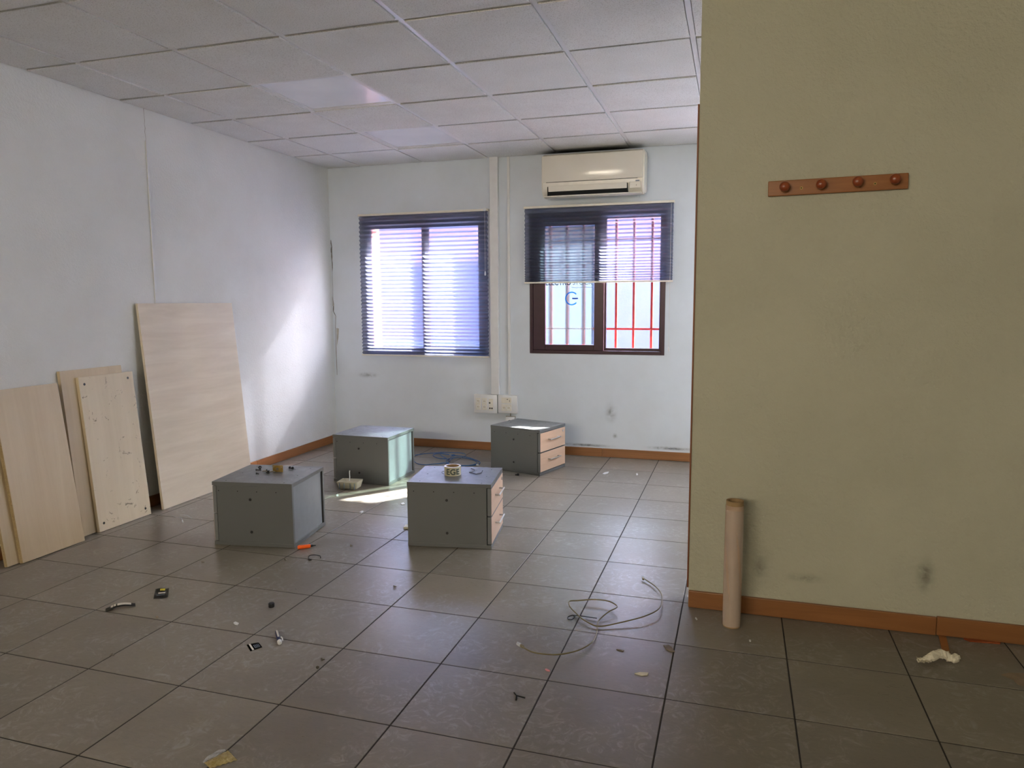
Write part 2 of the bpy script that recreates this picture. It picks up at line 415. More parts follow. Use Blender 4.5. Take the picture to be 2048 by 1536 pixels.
# floor: slab of grout, tiles as parts
FX, FY, TS, TH = -2.194, 1.9136, .4017, -.0059
floor = struct(B().box(XL-.3, XR+.3, YR-.2, YO, -.15, -.0014).done('floor', m_grout), 'grey square tiled floor with dark joints')
ct, st = math.cos(TH), math.sin(TH)
tile_b = B().box(.0026, TS-.0026, .0026, TS-.0026, -.006, 0, .0012)
tile_mesh_o = tile_b.done('floor_tile', m_floor, floor)
tile_mesh = tile_mesh_o.data; first = True
rest = B()
for i in range(-5, 13):
    for j in range(-15, 12):
        u0, u1, v0, v1 = i*TS, (i+1)*TS, j*TS, (j+1)*TS
        cx, cyy = FX+(u0+u1)/2*ct-(v0+v1)/2*st, FY+(u0+u1)/2*st+(v0+v1)/2*ct
        if cx < XL-TS/2-.02 or cx > XR+TS/2 or cyy < YR-TS/2 or cyy > YB+TS/2+.02: continue
        near = (-3.9 < cx < 2.2) and cyy > .55
        ox, oy = FX+u0*ct-v0*st, FY+u0*st+v0*ct
        # cut at the left and back wall
        c0 = max(0, XL-.006-ox) ; c1 = min(TS, YB+.006-oy)
        if c0 > TS-.02 or c1 < .02: continue
        if near:
            if c0 <= .001 and c1 >= TS-.001:
                if first: o = tile_mesh_o; first = False
                else: o = tile_mesh_o.copy(); COL.objects.link(o)
            else:
                o = B().box(max(.0026, c0), TS-.0026, .0026, min(TS-.0026, c1), -.006, 0, .0012).done('floor_tile', m_floor, floor)
            o.location = (ox, oy, random.uniform(-.0004, 0)); o.rotation_euler = (0, 0, TH)
        else:
            a = max(ox, XL-.01); c = min(ox+TS, XR+.1); d = max(oy, YR-.1); e = min(oy+TS, YB+.006)
            rest.box(a+.0026, c-.0026, d+.0026, e-.0026, -.006, -.0002)
r = rest.done('floor_tiles', m_floor, floor); r['kind'] = 'stuff'

# ceiling: slab, tiles and rails as parts
ceil = struct(B().box(XL-.2, XR+.2, YR-.2, YB+.1, 2.575, 2.7).done('ceiling', m_rail), 'suspended ceiling of speckled square tiles on white rails')
CX0, CY0, CS = -2.62, 2.995, .6
def ctile(x0, x1, y0, y1, dz=0, mat=m_ceil, name='ceiling_tile'):
    return B().box(-(x1-x0)/2, (x1-x0)/2, -(y1-y0)/2, (y1-y0)/2, -.0115, .010, .001).done(name, mat, ceil, loc=((x0+x1)/2, (y0+y1)/2, ZC+.0045+dz))
full = None; rest = B()
LP = [(0, 1), (0, 3)]
for i in range(-2, 9):
    for j in range(-11, 5):
        x0, x1 = CX0+i*CS+.0155, CX0+(i+1)*CS-.0155; y0, y1 = CY0+j*CS+.0155, CY0+(j+1)*CS-.0155
        x0 = max(x0, XL+.017); x1 = min(x1, XR); y0 = max(y0, YR); y1 = min(y1, YB-.018)
        if x1-x0 < .05 or y1-y0 < .05: continue
        if (i, j) in LP: continue
        if j >= -4 and i < 7:
            dz = random.choice([0, 0, 0, .001, .0025])
            if x1-x0 > .565 and y1-y0 > .565:
                if full is None: full = ctile(x0, x1, y0, y1, dz)
                else:
                    o = full.copy(); COL.objects.link(o); o.location = ((x0+x1)/2, (y0+y1)/2, ZC+.0045+dz)
            else: ctile(x0, x1, y0, y1, dz)
        else: rest.box(x0, x1, y0, y1, ZC-.007, ZC+.015)
r = rest.done('ceiling_tiles', m_ceil, ceil); r['kind'] = 'stuff'
for i in range(-1, 9):
    x = CX0+i*CS
    B().box(x-.012, x+.012, YR, YB-.001, ZC, ZC+.004, .0006).box(x-.001, x+.001, YR, YB-.001, ZC+.004, ZC+.05).done('ceiling_rail', m_rail, ceil)
for j in range(-10, 5):
    y = CY0+j*CS
    B().box(XL+.001, XR, y-.012, y+.012, ZC+.0006, ZC+.004).done('ceiling_rail', m_rail, ceil)
B().box(XL, XL+.014, YR, YB, ZC+.001, ZC+.004).box(XL+.014, XR, YB-.014, YB, ZC+.001, ZC+.004).done('wall_angle', m_rail, ceil)
for k, (i, j) in enumerate(LP):
    x0, x1 = CX0+i*CS+.013, CX0+(i+1)*CS-.013; y0, y1 = CY0+j*CS+.013, CY0+(j+1)*CS-.013
    t = thing('ceiling_panel_light', ['unlit white panel light in ceiling, nearer the camera', 'unlit white panel light in ceiling, nearer the windows'][k], 'light', ((x0+x1)/2, (y0+y1)/2, ZC+.002), group='square panel lights in the ceiling')
    h = (x1-x0)/2
    B().box(-h+.012, h-.012, -h+.012, h-.012, .004, .02).done('diffuser', m_diffuser, t)
    B().box(-h, h, -h, -h+.012, 0, .02).box(-h, h, h-.012, h, 0, .02).box(-h, -h+.012, -h+.012, h-.012, 0, .02).box(h-.012, h, -h+.012, h-.012, 0, .02).done('frame', m_rail, t)

# ceiling lamp added out of view behind the cream wall to brighten the far room
t = thing('added_ceiling_lamp', 'added square ceiling lamp, unseen fill light behind the cream wall', 'light', (1.48, 4.495, ZC-.03))
B().box(-.3, .3, -.3, .3, 0, .03, .004).done('housing', m_rail, t)
B().box(-.28, .28, -.28, .28, -.004, 0).done('diffuser', m_fill_glow, t)
l = bpy.data.lights.new('lamp_light', 'AREA'); l.size = .56; l.energy = SIDE_FILL_W; l.color = (.84, .91, 1)
o = bpy.data.objects.new('lamp_light', l); COL.objects.link(o); o.location = (1.48, 4.495, ZC-.045)
# glowing window added behind the camera as warm fill light
e = sempty('window_added_rear', 'added high wide glowing window behind the camera, warm fill light', (-1.8, YR, 1.9))
B().box(-1.4, 1.4, .001, .05, 0, .04, .002).box(-1.4, 1.4, .001, .05, .56, .6, .002).box(-1.4, -1.36, .001, .05, .04, .56, .002).box(1.36, 1.4, .001, .05, .04, .56, .002).done('window_frame', m_rail, e)
B().box(-1.36, 1.36, .01, .02, .04, .56).done('pane', m_fill_glow, e)
l = bpy.data.lights.new('window_light', 'AREA'); l.shape = 'RECTANGLE'; l.size = 2.7; l.size_y = .5; l.energy = REAR_FILL_W; l.color = (1, .9, .74)
o = bpy.data.objects.new('window_light', l); COL.objects.link(o); o.location = (-1.8, YR+.06, 2.2); o.rotation_euler = (PI/2, 0, 0)

# baseboards
def bboard(name, pieces, axis, label, mat):
    e = sempty(name, label)
    for p in pieces:
        B().box(*p, .0025).done('board', mat, e)
    return e
jb = [XL+.001, -2.9, -1.9, -1.035, -.2, 1.2, XR-.001]
bboard('baseboard_back', [(a+.0008, b-.0008, YB-.013, YB-.0005, .001, .073) for a, b in zip(jb, jb[1:])], 0, 'brown wooden baseboard under the windows', m_base_wood)
jl = [YR+.01, -1.2, .9, 2.86, 4.75, YB-.014]
bboard('baseboard_left', [(XL+.0005, XL+.013, a+.0008, b-.0008, .001, .073) for a, b in zip(jl, jl[1:])], 1, 'brown wooden baseboard along the left wall', m_base_woody)
bboard('baseboard_front', [(XE+.001, .79, YF-.014, YF-.0005, .001, .074), (.7916, XR-.001, YF-.014, YF-.0005, .0035, .0775)], 0, 'brown wooden baseboard along the cream wall', m_base_wood)
struct(B().box(XE-.007, XE-.0005, YF-.004, YF+.06, .085, 2.088, .001).done('trim_1', m_trimwood), 'thin brown wooden strip down the end of the cream wall')

# cracks at the far left corner
def strip(poly, th, y):
    b = B(); b.prism([(p[0], p[1]) for p in poly], th); b.xf(Matrix(((1, 0, 0, 0), (0, 0, -1, y), (0, 1, 0, 0), (0, 0, 0, 1)))); return b
L = [on_back(*p) for p in [(660, 480), (661, 500), (659, 520), (661, 545), (661, 590), (665, 618), (671, 632), (671, 655), (672, 690), (674, 730), (675, 760)]]
wd = [.002, .008, .005, .0015, .0015, .005, .004, .0015, .003, .002, .001]
ofs = Vector((.014, 0, 0))
b = B()
pts = []
for k in range(len(L)-1):
    for t in (0, .33, .66):
        p = L[k].lerp(L[k+1], t); ww = (wd[k]*(1-t)+wd[k+1]*t)*random.uniform(.5, 1.3); pts.append((max(p.x, XL+.012)+random.uniform(-.003, .003), p.z, ww))
poly = [(x-w_, z) for x, z, w_ in pts] + [(x+w_, z) for x, z, w_ in pts[::-1]]
strip(poly, .0012, YB+.0004).done('crack', m_crack, wall_back)
def chip_(pp, name='bare_patch', mat=m_plaster):
    q = [on_back(*p) for p in pp]; strip([(max(v.x, XL+.004), v.z) for v in q], .0026, YB+.0004).done(name, mat, wall_back)
chip_([(673, 656), (678, 657), (677, 675), (674, 692)]); chip_([(661, 592), (666, 600), (668, 612), (663, 612)])
chip_([(657, 480), (661, 482), (661, 496), (658, 500)], 'bare_patch', m_crack); chip_([(658, 499), (664, 503), (663, 506), (658, 505)], 'bare_patch', m_crack)

# ------------------------------------------------------------------ windows
def frame_rect(b, x0, x1, z0, z1, y0, y1, l, r, bo, to):
    b.box(x0, x0+l, y0, y1, z0, z1, .002); b.box(x1-r, x1, y0, y1, z0, z1, .002)
    b.box(x0+l, x1-r, y0, y1, z0, z0+bo, .002); b.box(x0+l, x1-r, y0, y1, z1-to, z1, .002)
def window(name, label, op, sashes, frosted):
    e = sempty(name, label, (op[0], YB, op[2]))
    inv = Vector((-op[0], -YB, -op[2]))
    b = B(); frame_rect(b, op[0], op[1], op[2], op[3], YB-.004, YB+.075, .028, .028, .03, .03); b.xf(Matrix.Translation(inv)); b.done('window_frame', m_frame, e)
    for k, (x0, x1, z0, z1, gx0, gx1, gz0, gz1, y) in enumerate(sashes):
        b = B(); frame_rect(b, x0, x1, z0, z1, y, y+.028, gx0-x0, x1-gx1, gz0-z0, z1-gz1); b.xf(Matrix.Translation(inv)); s = b.done('sash', m_frame, e)
        b = B().box(gx0-.004, gx1+.004, y+.012, y+.015, gz0-.004, gz1+.004); b.xf(Matrix.Translation(inv)); b.done('pane', m_glass, s)
    return e, inv
window('window_1', 'maroon sliding window behind the fully lowered blind', OPEN[0],
       [(-3.207, -2.60, .865, 2.0, -3.165, -2.647, .905, 1.965, YB+.006), (-2.68, -2.093, .865, 2.0, -2.635, -2.145, .905, 1.965, YB+.04)], 0)
e2, inv2 = window('window_2', 'maroon sliding window under the half raised blind', OPEN[1],
       [(-1.642, -1.035, .898, 2.01, -1.537, -1.118, .945, 1.93, YB+.006), (-1.10, -.563, .898, 2.01, -1.022, -.585, .92, 1.99, YB+.04)], 1)
window('window_3', 'added maroon sliding window, unseen behind the cream wall', OPEN[2],  # unseen window added to let more daylight into the far room
       [(.328, .97, .93, 2.02, .37, .93, .97, 1.98, YB+.006), (.93, 1.572, .93, 2.02, .97, 1.53, .97, 1.98, YB+.04)], 0)

m_opal = M('added_opal_film', (236, 238, 246), .6); m_opal.t.nodes.remove(m_opal.b); _t = m_opal.n('ShaderNodeBsdfTranslucent')
m_opal.l(m_opal.ramp(m_opal.noise(m_opal.coord(), 20, 2), [(.3, (228, 230, 240)), (.7, (236, 238, 248))]), _t.inputs[0]); m_opal.l(_t.outputs[0], m_opal.out.inputs[0]); m_opal = m_opal.m
tag(B().box(.31, 1.59, 0, .0008, .91, 2.04).done('window_film', m_opal, loc=(0, YB+.003, 0)), 'opal diffusing film over the added window behind the cream wall', 'film')  # sheet added to spread the sun into soft fill light
# frosted film with lettering on the left pane of window 2
film = tag(B().box(-1.533, -1.122, 0, .0006, .949, 1.926).done('window_film', m_film, loc=(0, YB+.0165, 0)),
           'pale frosted film with blue shop lettering on left pane under the half raised blind', 'film')
def text(body, size, mat, name, parent=None, extr=.0004, bold=0, spacing=1.0):
    c = bpy.data.curves.new(name, 'FONT'); c.body = body; c.size = size; c.extrude = extr; c.offset = bold; c.align_x = 'LEFT'; c.space_character = spacing
    o = bpy.data.objects.new(name, c); COL.objects.link(o)
    dg = bpy.context.evaluated_depsgraph_get(); dg.update()
    me = bpy.data.meshes.new_from_object(o.evaluated_get(dg)); bpy.data.objects.remove(o)
    me.materials.clear(); me.materials.append(mat)
    xs = [v.co.x for v in me.vertices]
    o = bpy.data.objects.new(name, me); COL.objects.link(o); o.parent = parent
    return o, min(xs), max(xs)
def film_text(body, x0, x1, z, mat, h, bold=0, spacing=1.0):
    o, a, b_ = text(body, h, mat, 'lettering', film, bold=bold, spacing=spacing)
    o.rotation_euler = (PI/2, 0, 0); s = (x1-x0)/(b_-a); o.scale = (s, 1, 1); o.location = (x0-a*s, -.0011, z); return o
film_text('ELECTRO', -1.535, -1.315, 1.447, m_darkink, .058, .0012)
film_text('STOCK', -1.302, -1.135, 1.447, m_greyink, .058, 0)
film_text('www.grupoelectrostock.es', -1.31, -1.133, 1.42, m_greyink, .018)
b = B()
R0, RW = .047, .010
for k in range(40):
    a0 = math.radians(42+k*276/40); a1 = math.radians(42+(k+1)*276/40)
    vs = [b.bm.verts.new((r_*math.cos(a), 0, r_*math.sin(a))) for r_, a in ((R0, a0), (R0+RW, a0), (R0+RW, a1), (R0, a1))]
    b.bm.faces.new(vs)
b.done('logo_ring', m_blueink, film, loc=(-1.309, -.0012, 1.333))
B().box(.004, .054, -.0002, .0002, -.0055, .0055).done('logo_bar', m_blueink, film, loc=(-1.309, -.0012, 1.333))
e_ = B()
for k in range(26): e_.box(-1.525+k*.0155, -1.5165+k*.0155+random.uniform(-.002, .003), -.0012, -.0006, 1.078, 1.083)
e_.done('dotted_line', m_greyink, film)

# grilles outside
def grille(x0, x1, xs, z0, z1, hz, label):
    t = thing('window_grille', label, 'grille', ((x0+x1)/2, 6.27, z0), group='red iron window grilles')
    cx = (x0+x1)/2
    for x in xs: B().box(x-cx-.010, x-cx+.010, -.010, .010, .0, z1-z0, .001).done('bar', m_bar, t)
    for z in hz: B().box(x0-cx, x1-cx, -.0145, -.0105, z-z0-.009, z-z0+.009, .001).done('crossbar', m_bar, t)
grille(-1.665, -.54, [-1.558, -1.412, -1.264, -1.118, -.979, -.828, -.675], .905, 2.0, [1.07, 1.86], 'red iron grille outside the half covered window')
grille(.305, 1.595, [.4+k*.148 for k in range(8)], .905, 2.0, [1.07, 1.86], 'red iron grille outside the added window behind the cream wall')  # belongs to the added, unseen window

# outside
struct(B().box(-14, 16, YO, 30, -.4, -.2).done('ground', m_ground), 'pale pavement outside the windows')
t = thing('street_building', 'pale lavender building with a red upper storey across the street', 'building', (-1, 13, -.2))
B().box(-14, 9, 0, .4, 0, 2.9).done('wall', m_facade, t)
B().box(-14, 9, -.03, .4, 2.9, 4.4).done('upper_storey', m_red, t)
B().box(-14, 9, -.2, .5, 4.4, 4.52).done('roof_edge', m_red, t)
t.rotation_euler = (0, 0, 0)

# ------------------------------------------------------------------ blinds
def blind(label, x0, x1, ztop, zbot, p_top, p_bot, cordx, cordz, wheel):
    cx = (x0+x1)/2; t = thing('pleated_blind', label, 'blind', (cx, YB-.03, ztop), group='pleated blinds at the windows')
    hw = (x1-x0)/2
    zs = [0]; 
    while True:
        f = min(1, -zs[-1]/(ztop-zbot)); p = p_top*(1-f)+p_bot*f
        if -zs[-1]+p > (ztop-zbot-.012): break
        zs.append(zs[-1]-p/2); zs.append(zs[-1]-p/2)
    b = B(); prev = None
    for k, z in enumerate(zs):
        y = -.013 if k % 2 else .009
        a = b.bm.verts.new((-hw+.004, y, z-.012)); c = b.bm.verts.new((hw-.004, y, z-.012))
        if prev: b.bm.faces.new((prev[0], prev[1], c, a))
        prev = (a, c)
    b.done('fabric', m_blind, t)
    B().box(-hw-.003, hw+.003, -.014, .028, -.014, .004, .002).done('head_rail', m_offwhite, t)
    zb = zs[-1]-.012
    B().box(-hw, hw, -.012, .01, zb-.012, zb+.001, .002).done('bottom_rail', m_offwhite, t)
    if wheel:
        B().cyl((cordx-cx, -.016, -.004), (cordx-cx, -.03, -.004), .014, 20).done('cord_wheel', m_white, t, True)
    B().tube([(cordx-cx, -.024, -.004), (cordx-cx, -.024, cordz-ztop)], .0012, 5, 1).done('cord', m_cord, t)
    z = cordz-ztop
    B().lathe([(.001, z+.012), (.005, z+.006), (.007, z-.02), (.005, z-.026), (.0005, z-.027)], 12, cx=cordx-cx, cy=-.024).done('cord_toggle', m_white, t, True)
blind('slate blue pleated blind lowered fully over the left window', -3.262, -2.03, 2.092, .81, .040, .029, -2.052, 1.56, True)
blind('slate blue pleated blind pulled halfway down the window under the air conditioner', -1.708, -.476, 2.094, 1.472, .040, .017, -.497, .93, False)

# ------------------------------------------------------------------ air conditioner
def aircon():
    t = thing('air_conditioner', 'white wall air conditioner above the half raised blind', 'air conditioner', (-1.105, YB-.001, 2.16))
    W = .41
    prof = [(0, .01), (0, .30), (-.06, .325), (-.175, .318), (-.2, .30), (-.205, .075), (-.195, .03), (-.15, -.018), (-.06, -.012)]
    b = B(); L_ = [b.bm.verts.new((-W, y, z)) for y, z in prof]; R_ = [b.bm.verts.new((W, y, z)) for y, z in prof]
    n = len(prof); b.bm.faces.new(L_); b.bm.faces.new(R_[::-1])
    for i in range(n): b.bm.faces.new((L_[i], L_[(i+1) % n], R_[(i+1) % n], R_[i]))
    bmesh.ops.bevel(b.bm, geom=[e for e in b.bm.edges if abs(e.verts[0].co.x-e.verts[1].co.x) < .01], offset=.012, segments=3, affect='EDGES')
    b.done('housing', m_offwhite, t, True)
    B().box(-.402, .40, -.214, -.2, .098, .303, .004).done('front_panel', m_acpanel, t, True)
    B().box(-.37, .36, -.2065, -.2, .0945, .0975).done('panel_seam', m_dark, t)
    B().box(-.36, .285, -.2025, -.12, -.012, .066).done('air_outlet', m_dark, t)
    b = B(); b.box(-.352, .278, -.006, 0, -.056, .0, .002); b.xf(Matrix.Translation((0, -.2035, .069)) @ Matrix.Rotation(math.radians(9), 4, 'X')); b.done('flap', m_acpanel, t)
    B().box(-.352, .278, -.178, -.17, -.0, .006).done('inner_flap', m_greyedge, t)
    B().box(-.39, .39, -.208, -.13, -.018, -.008, .003).done('lower_lip', m_offwhite, t)
    B().box(.30, .385, -.2095, -.203, .02, .07, .003).done('display_panel', m_offwhite, t)
    B().box(.345, .375, -.211, -.209, .072, .08).done('badge', m_greyink, t)
    B().box(.35, .353, -.2105, -.209, .038, .046).done('indicator', m_dark, t)
    B().box(-.02, .07, -.2152, -.2138, .108, .112).done('badge', m_pale, t)
    return t
aircon()
# soot above the air conditioner and its shade, painted as one soft-edged patch
def grime(name, parent, x0, x1, y0, y1, z, horizontal=True):
    s = M('soot_and_shade', (60, 58, 56), .95, spec=.1)
    tc = s.n('ShaderNodeTexCoord'); mp = s.n('ShaderNodeMapping'); mp.inputs['Location'].default_value = (-.5, -.5, 0)
    s.l(tc.outputs['Generated'], mp.inputs[0])
    sep = s.n('ShaderNodeSeparateXYZ'); s.l(tc.outputs['Generated'], sep.inputs[0])
    def hump(o, a, b_):
        m = s.n('ShaderNodeMapRange', interpolation_type='SMOOTHSTEP'); s.l(o, m.inputs[0]); m.inputs['From Min'].default_value = a; m.inputs['From Max'].default_value = b_; return m.outputs[0]
    u = s.n('ShaderNodeMath', operation='MULTIPLY'); s.l(hump(sep.outputs['X'], 0, .3), u.inputs[0]); s.l(hump(sep.outputs['X'], 1, .7), u.inputs[1])
    v_ = s.n('ShaderNodeMath', operation='MULTIPLY'); s.l(u.outputs[0], v_.inputs[0]); s.l(hump(sep.outputs['Y' if horizontal else 'Z'], 0, 1), v_.inputs[1])
    k = s.n('ShaderNodeMath', operation='MULTIPLY'); s.l(v_.outputs[0], k.inputs[0]); k.inputs[1].default_value = .75
    s.l(k.outputs[0], s.b.inputs['Alpha'])
    b = B()
    if horizontal: b.box(x0, x1, y0, y1, z, z+.0003)
    else: b.box(x0, x1, z, z+.0003, y0, y1)
    o = b.done(name, s.m, parent); return o
grime('soot_and_shade', ceil, -1.62, -.68, YB-.19, YB-.018, ZC-.0078)

# ------------------------------------------------------------------ ducts and sockets
tag(B().box(-.036, .036, -.04, 0, 0, 2.02, .003).done('cable_duct', m_white, loc=(-1.976, YB-.0005, .503)), 'wide white cable duct from ceiling down to the sockets', 'duct', 'white cable ducts on the walls')
tag(B().box(-.011, .011, -.012, 0, 0, 2.02, .002).done('cable_duct', m_white, loc=(-1.853, YB-.0005, .503)), 'narrow white cable duct beside the wide one, between the windows', 'duct', 'white cable ducts on the walls')
tag(B().box(0, .009, -.0065, .0065, 0, 2.252, .0015).done('cable_duct', m_white, loc=(XL+.0005, 3.81, .078)), 'thin white cable duct on the left wall behind the large panel', 'duct', 'white cable ducts on the walls')
b = B(); zz = 2.334; pts = []
for k in range(9): pts.append((3.81+random.uniform(-.003, .003), 2.334+k*.024, random.uniform(.001, .0025)))
b.prism([(y-w_, z) for y, z, w_ in pts]+[(y+w_, z) for y, z, w_ in pts[::-1]], .0006)
b.xf(Matrix(((0, 0, 1, XL), (1, 0, 0, 0), (0, 1, 0, 0), (0, 0, 0, 1)))); b.done('crack', m_plaster, wall_left)

def socket(parent, x, z, r=.014):
    s = B(); s.lathe([(r+.003, 0), (r+.003, -.003), (r, -.004), (r-.001, .001)], 20)
    s.xf(Matrix.Rotation(PI/2, 4, 'X').inverted()); s.done('socket_ring', m_white, parent, True, loc=(x, -.0455, z))
    d = B().cyl((x, -.0458, z), (x, -.0462, z), r-.0015, 16).done('socket_well', m_greyedge, parent)
    B().cyl((x-.005, -.0462, z), (x-.005, -.047, z), .0025, 8).cyl((x+.005, -.0462, z), (x+.005, -.047, z), .0025, 8).done('socket_holes', m_dark, parent)
t = thing('socket_box', 'wide white wall box with four sockets and data ports', 'socket', (-2.063, YB-.0005, .418), group='socket boxes on the back wall')
B().box(-.108, .108, -.045, 0, -.08, .083, .004).done('housing', m_white, t, True)
for x in (-.068, -.01):
    B().box(x-.022, x+.022, -.0465, -.044, -.052, .052, .001).done('cover_plate', m_offwhite, t)
    for z in (.026, -.026): socket(t, x, z, .015)
B().box(.032, .07, -.0465, -.044, -.055, .048, .001).done('data_plate', m_offwhite, t)
for x, z in ((.039, .012), (.041, -.035), (.06, -.035)): B().box(x-.007, x+.007, -.0475, -.046, z-.006, z+.006).done('data_port', m_black, t)
t = thing('socket_box', 'smaller white wall box with two sockets side by side', 'socket', (-1.861, YB-.0005, .426), group='socket boxes on the back wall')
B().box(-.088, .086, -.045, 0, -.082, .077, .004).done('housing', m_white, t, True)
B().box(-.055, .036, -.0465, -.044, .006, .055, .001).done('blank_plate', m_offwhite, t)
B().box(-.055, .036, -.0465, -.044, -.06, -.004, .001).done('cover_plate', m_offwhite, t)
for x in (-.032, .01): socket(t, x, -.034, .017)
B().box(-.005, .004, -.0475, -.0465, .038, .044).box(.018, .022, -.0475, -.0465, .02, .035).done('switch_mark', m_black, t)
t = thing('socket_box', 'small single wall socket half hidden behind the rear drawer unit', 'socket', (-1.845, YB-.0005, .265), group='socket boxes on the back wall')
B().box(-.04, .04, -.03, 0, -.05, .045, .004).done('housing', m_white, t, True)
B().box(-.044, .044, -.006, 0, -.054, .05, .002).done('back_plate', m_screw, t)
B().cyl((0, -.0302, .0), (0, -.032, .0), .02, 20).done('socket_well', m_dark, t)
tag(B().tube([(-1.845, YB-.008, .345), (-1.846, YB-.008, .325), (-1.844, YB-.008, .31)], .004, 6).done('cable', m_screw), 'short grey cable between the wall boxes', 'cable')

# ------------------------------------------------------------------ coat rack
t = thing('coat_rack', 'wooden wall coat rack with four round pegs on the cream wall', 'coat rack', (.359, YF-.0005, 1.745))
t.rotation_euler = (0, -.012, 0)
b = B().box(-.246, .246, -.018, 0, -.029, .029, .003); b.done('backboard', m_rack, t)
for x in (-.187, -.057, .07, .196):
    k = B().lathe([(.0, -.062), (.010, -.061), (.017, -.056), (.0195, -.048), (.017, -.04), (.010, -.034), (.008, -.026), (.010, -.018)], 24)
    k.xf(Matrix(((1, 0, 0, 0), (0, 0, 1, 0), (0, 1, 0, 0), (0, 0, 0, 1)))); k.done('peg', m_knob, t, True, loc=(x, 0, .003+x*.01))
for x in (-.125, .133):
    B().cyl((x, -.0175, -.004), (x, -.0188, -.004), .0055, 14).done('screw', m_brass, t)
    B().cyl((x, -.0188, -.004), (x, -.0192, -.004), .0025, 8).done('screw_slot', m_dark, t)

# ------------------------------------------------------------------ drawer units
def cabinet(label, x, y, rz, a, b_, h, drawers_right, group='grey two drawer office units on the floor'):
    """local: near right bottom corner at 0; body runs to -a in x, +b_ in y, h up"""
    t = thing('drawer_unit', label, 'drawer unit', (x, y, 0), rz, group)
    T = .021
    B().box(-a, 0, 0, b_, h-T, h, .0012).done('top_panel', m_grey, t)
    B().box(-a, 0, 0, b_, 0.001, T, .0012).done('bottom_panel', m_grey, t)
    FT = .021   # drawer front thickness
    sgn = 1 if drawers_right else -1
    fx0, fx1 = (-FT, -.0005) if drawers_right else (-a+.0005, -a+FT)     # front slab
    bx0, bx1 = (-a+.001, -FT-.004) if drawers_right else (-a+FT+.004, -.001)
    B().box(bx0, bx1, .0015, .018, T, h-T).done('side_panel', m_grey, t)
    B().box(bx0, bx1, b_-.018, b_-.0015, T, h-T).done('side_panel', m_grey, t)
    # recessed back
    if drawers_right: B().box(-a+.008, -a+.012, .018, b_-.018, T, h-T).done('back_panel', m_back, t)
    else:
        B().box(-.012, -.008, .018, b_-.03, T, h-T).done('back_panel', m_back, t)
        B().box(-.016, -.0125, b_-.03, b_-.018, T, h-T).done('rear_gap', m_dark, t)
    # near-black block painted as the shade inside the unit
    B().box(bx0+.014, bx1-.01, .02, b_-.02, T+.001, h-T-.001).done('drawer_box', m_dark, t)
    mid = h*.5
    for k, (z0, z1) in enumerate(((mid+.003, h-T-.004), (T+.004, mid-.003))):
        zc = (z0+z1)/2
        d = B().box(fx0, fx1, .004, b_-.004, z0, z1, .001).done('drawer_front', m_greyedge, t)
        X = 0 if drawers_right else -a
        o = .0012*sgn
        B().box(min(X, X+o), max(X, X+o), .006, b_-.006, z0+.002, z1-.002).done('beech_face', m_drawer, d)
        hb = B(); hy0, hy1 = b_*.32, b_*.68
        hb.tube([(X, hy0, zc+.012), (X+sgn*.026, hy0, zc+.012)], .0045, 8, 1); hb.tube([(X, hy1, zc+.012), (X+sgn*.026, hy1, zc+.012)], .0045, 8, 1)
        hb.tube([(X+sgn*.026, hy0-.012, zc+.012), (X+sgn*.026, hy1+.012, zc+.012)], .0045, 8, 1)
        hb.done('handle', m_steel, d, True)
        if k == 0:
            lk = B().cyl((X+sgn*.0005, b_-.04, z1-.028), (X+sgn*.005, b_-.04, z1-.028), .009, 16).done('lock', m_steel, d, True)
    # plugs on the near side
    px_ = -a*.525
    for z in (h*.735, h*.225):
        B().cyl((px_, .0018, z), (px_, -.0006, z), .0075, 16).done('plug', m_black, t)
    hb = B()
    for k in range(4): hb.cyl((-a*(.92-.24*k), .0018, h*.86), (-a*(.92-.24*k), .0008, h*.86), .0028, 8)
    hb.done('screw_holes', m_dark, t)
    hb = B()
    for (u, v) in ((.86, .08), (.86, .5), (.12, .06), (.12, .45), (.3, .8), (.12, .86), (.86, .9)):
        hb.cyl((-a*u, b_*v, h-.0005), (-a*u, b_*v, h+.0004), .0035, 8)
    hb.done('top_holes', m_dark, t)
    return t
cabinet('dark grey drawer unit with loose hardware on top, front left', -2.221, 3.236, .146, .459, .416, .352, False)
cabinet('grey drawer unit with a tape roll on top, drawers facing right', -1.199, 3.516, .154, .458, .39, .353, True)
cabinet('sunlit pale grey drawer unit beside the blue cable', -2.336, 4.58, -.02, .452, .423, .350, False)
cabinet('grey drawer unit nearest the windows, under the wall sockets', -1.368, 5.16, -.291, .455, .385, .349, True)

# ------------------------------------------------------------------ leaning boards
def board(label, y0, y1, Ln, th, xb, xt, mat, edge_raw=False, holes=None, grain=None, yaw=0):
    ang = math.asin((xb-xt)/Ln)
    t = thing('furniture_board', label, 'board', (xb, y0, .0005+th*math.sin(ang)), group='beech laminate boards leaning on the left wall')
    t.rotation_euler = (0, -ang, yaw)
    b = B().box(-th, 0, 0, y1-y0, 0, Ln, .0008)
    b.done('panel', mat, t)
    if edge_raw: B().box(-th+.0015, -.0015, -.0012, .0012, .002, Ln-.002).done('edge_band', m_edge, t)['label'] = 'raw chipboard edge'
    if holes:
        for (y, z) in holes:
            B().cyl((-.002, y, z), (.0005, y, z), .0075, 14).done('cap_hole', m_black, t)
    return t
board('short beech board with a raw chipboard edge, lying frontmost at far left', 2.648, 3.014, .885, .024, -3.411, -3.524, m_beech, True)
board('short beech board mostly hidden behind the leftmost front board', 2.585, 2.93, .880, .022, -3.436, -3.553, m_beech, True)
board('scuffed short beech board with dark holes at its corners', 3.152, 3.537, .897, .022, -3.452, -3.53, m_beech_spot, False,
      [(.035, .045), (.345, .045), (.035, .855), (.345, .86)])
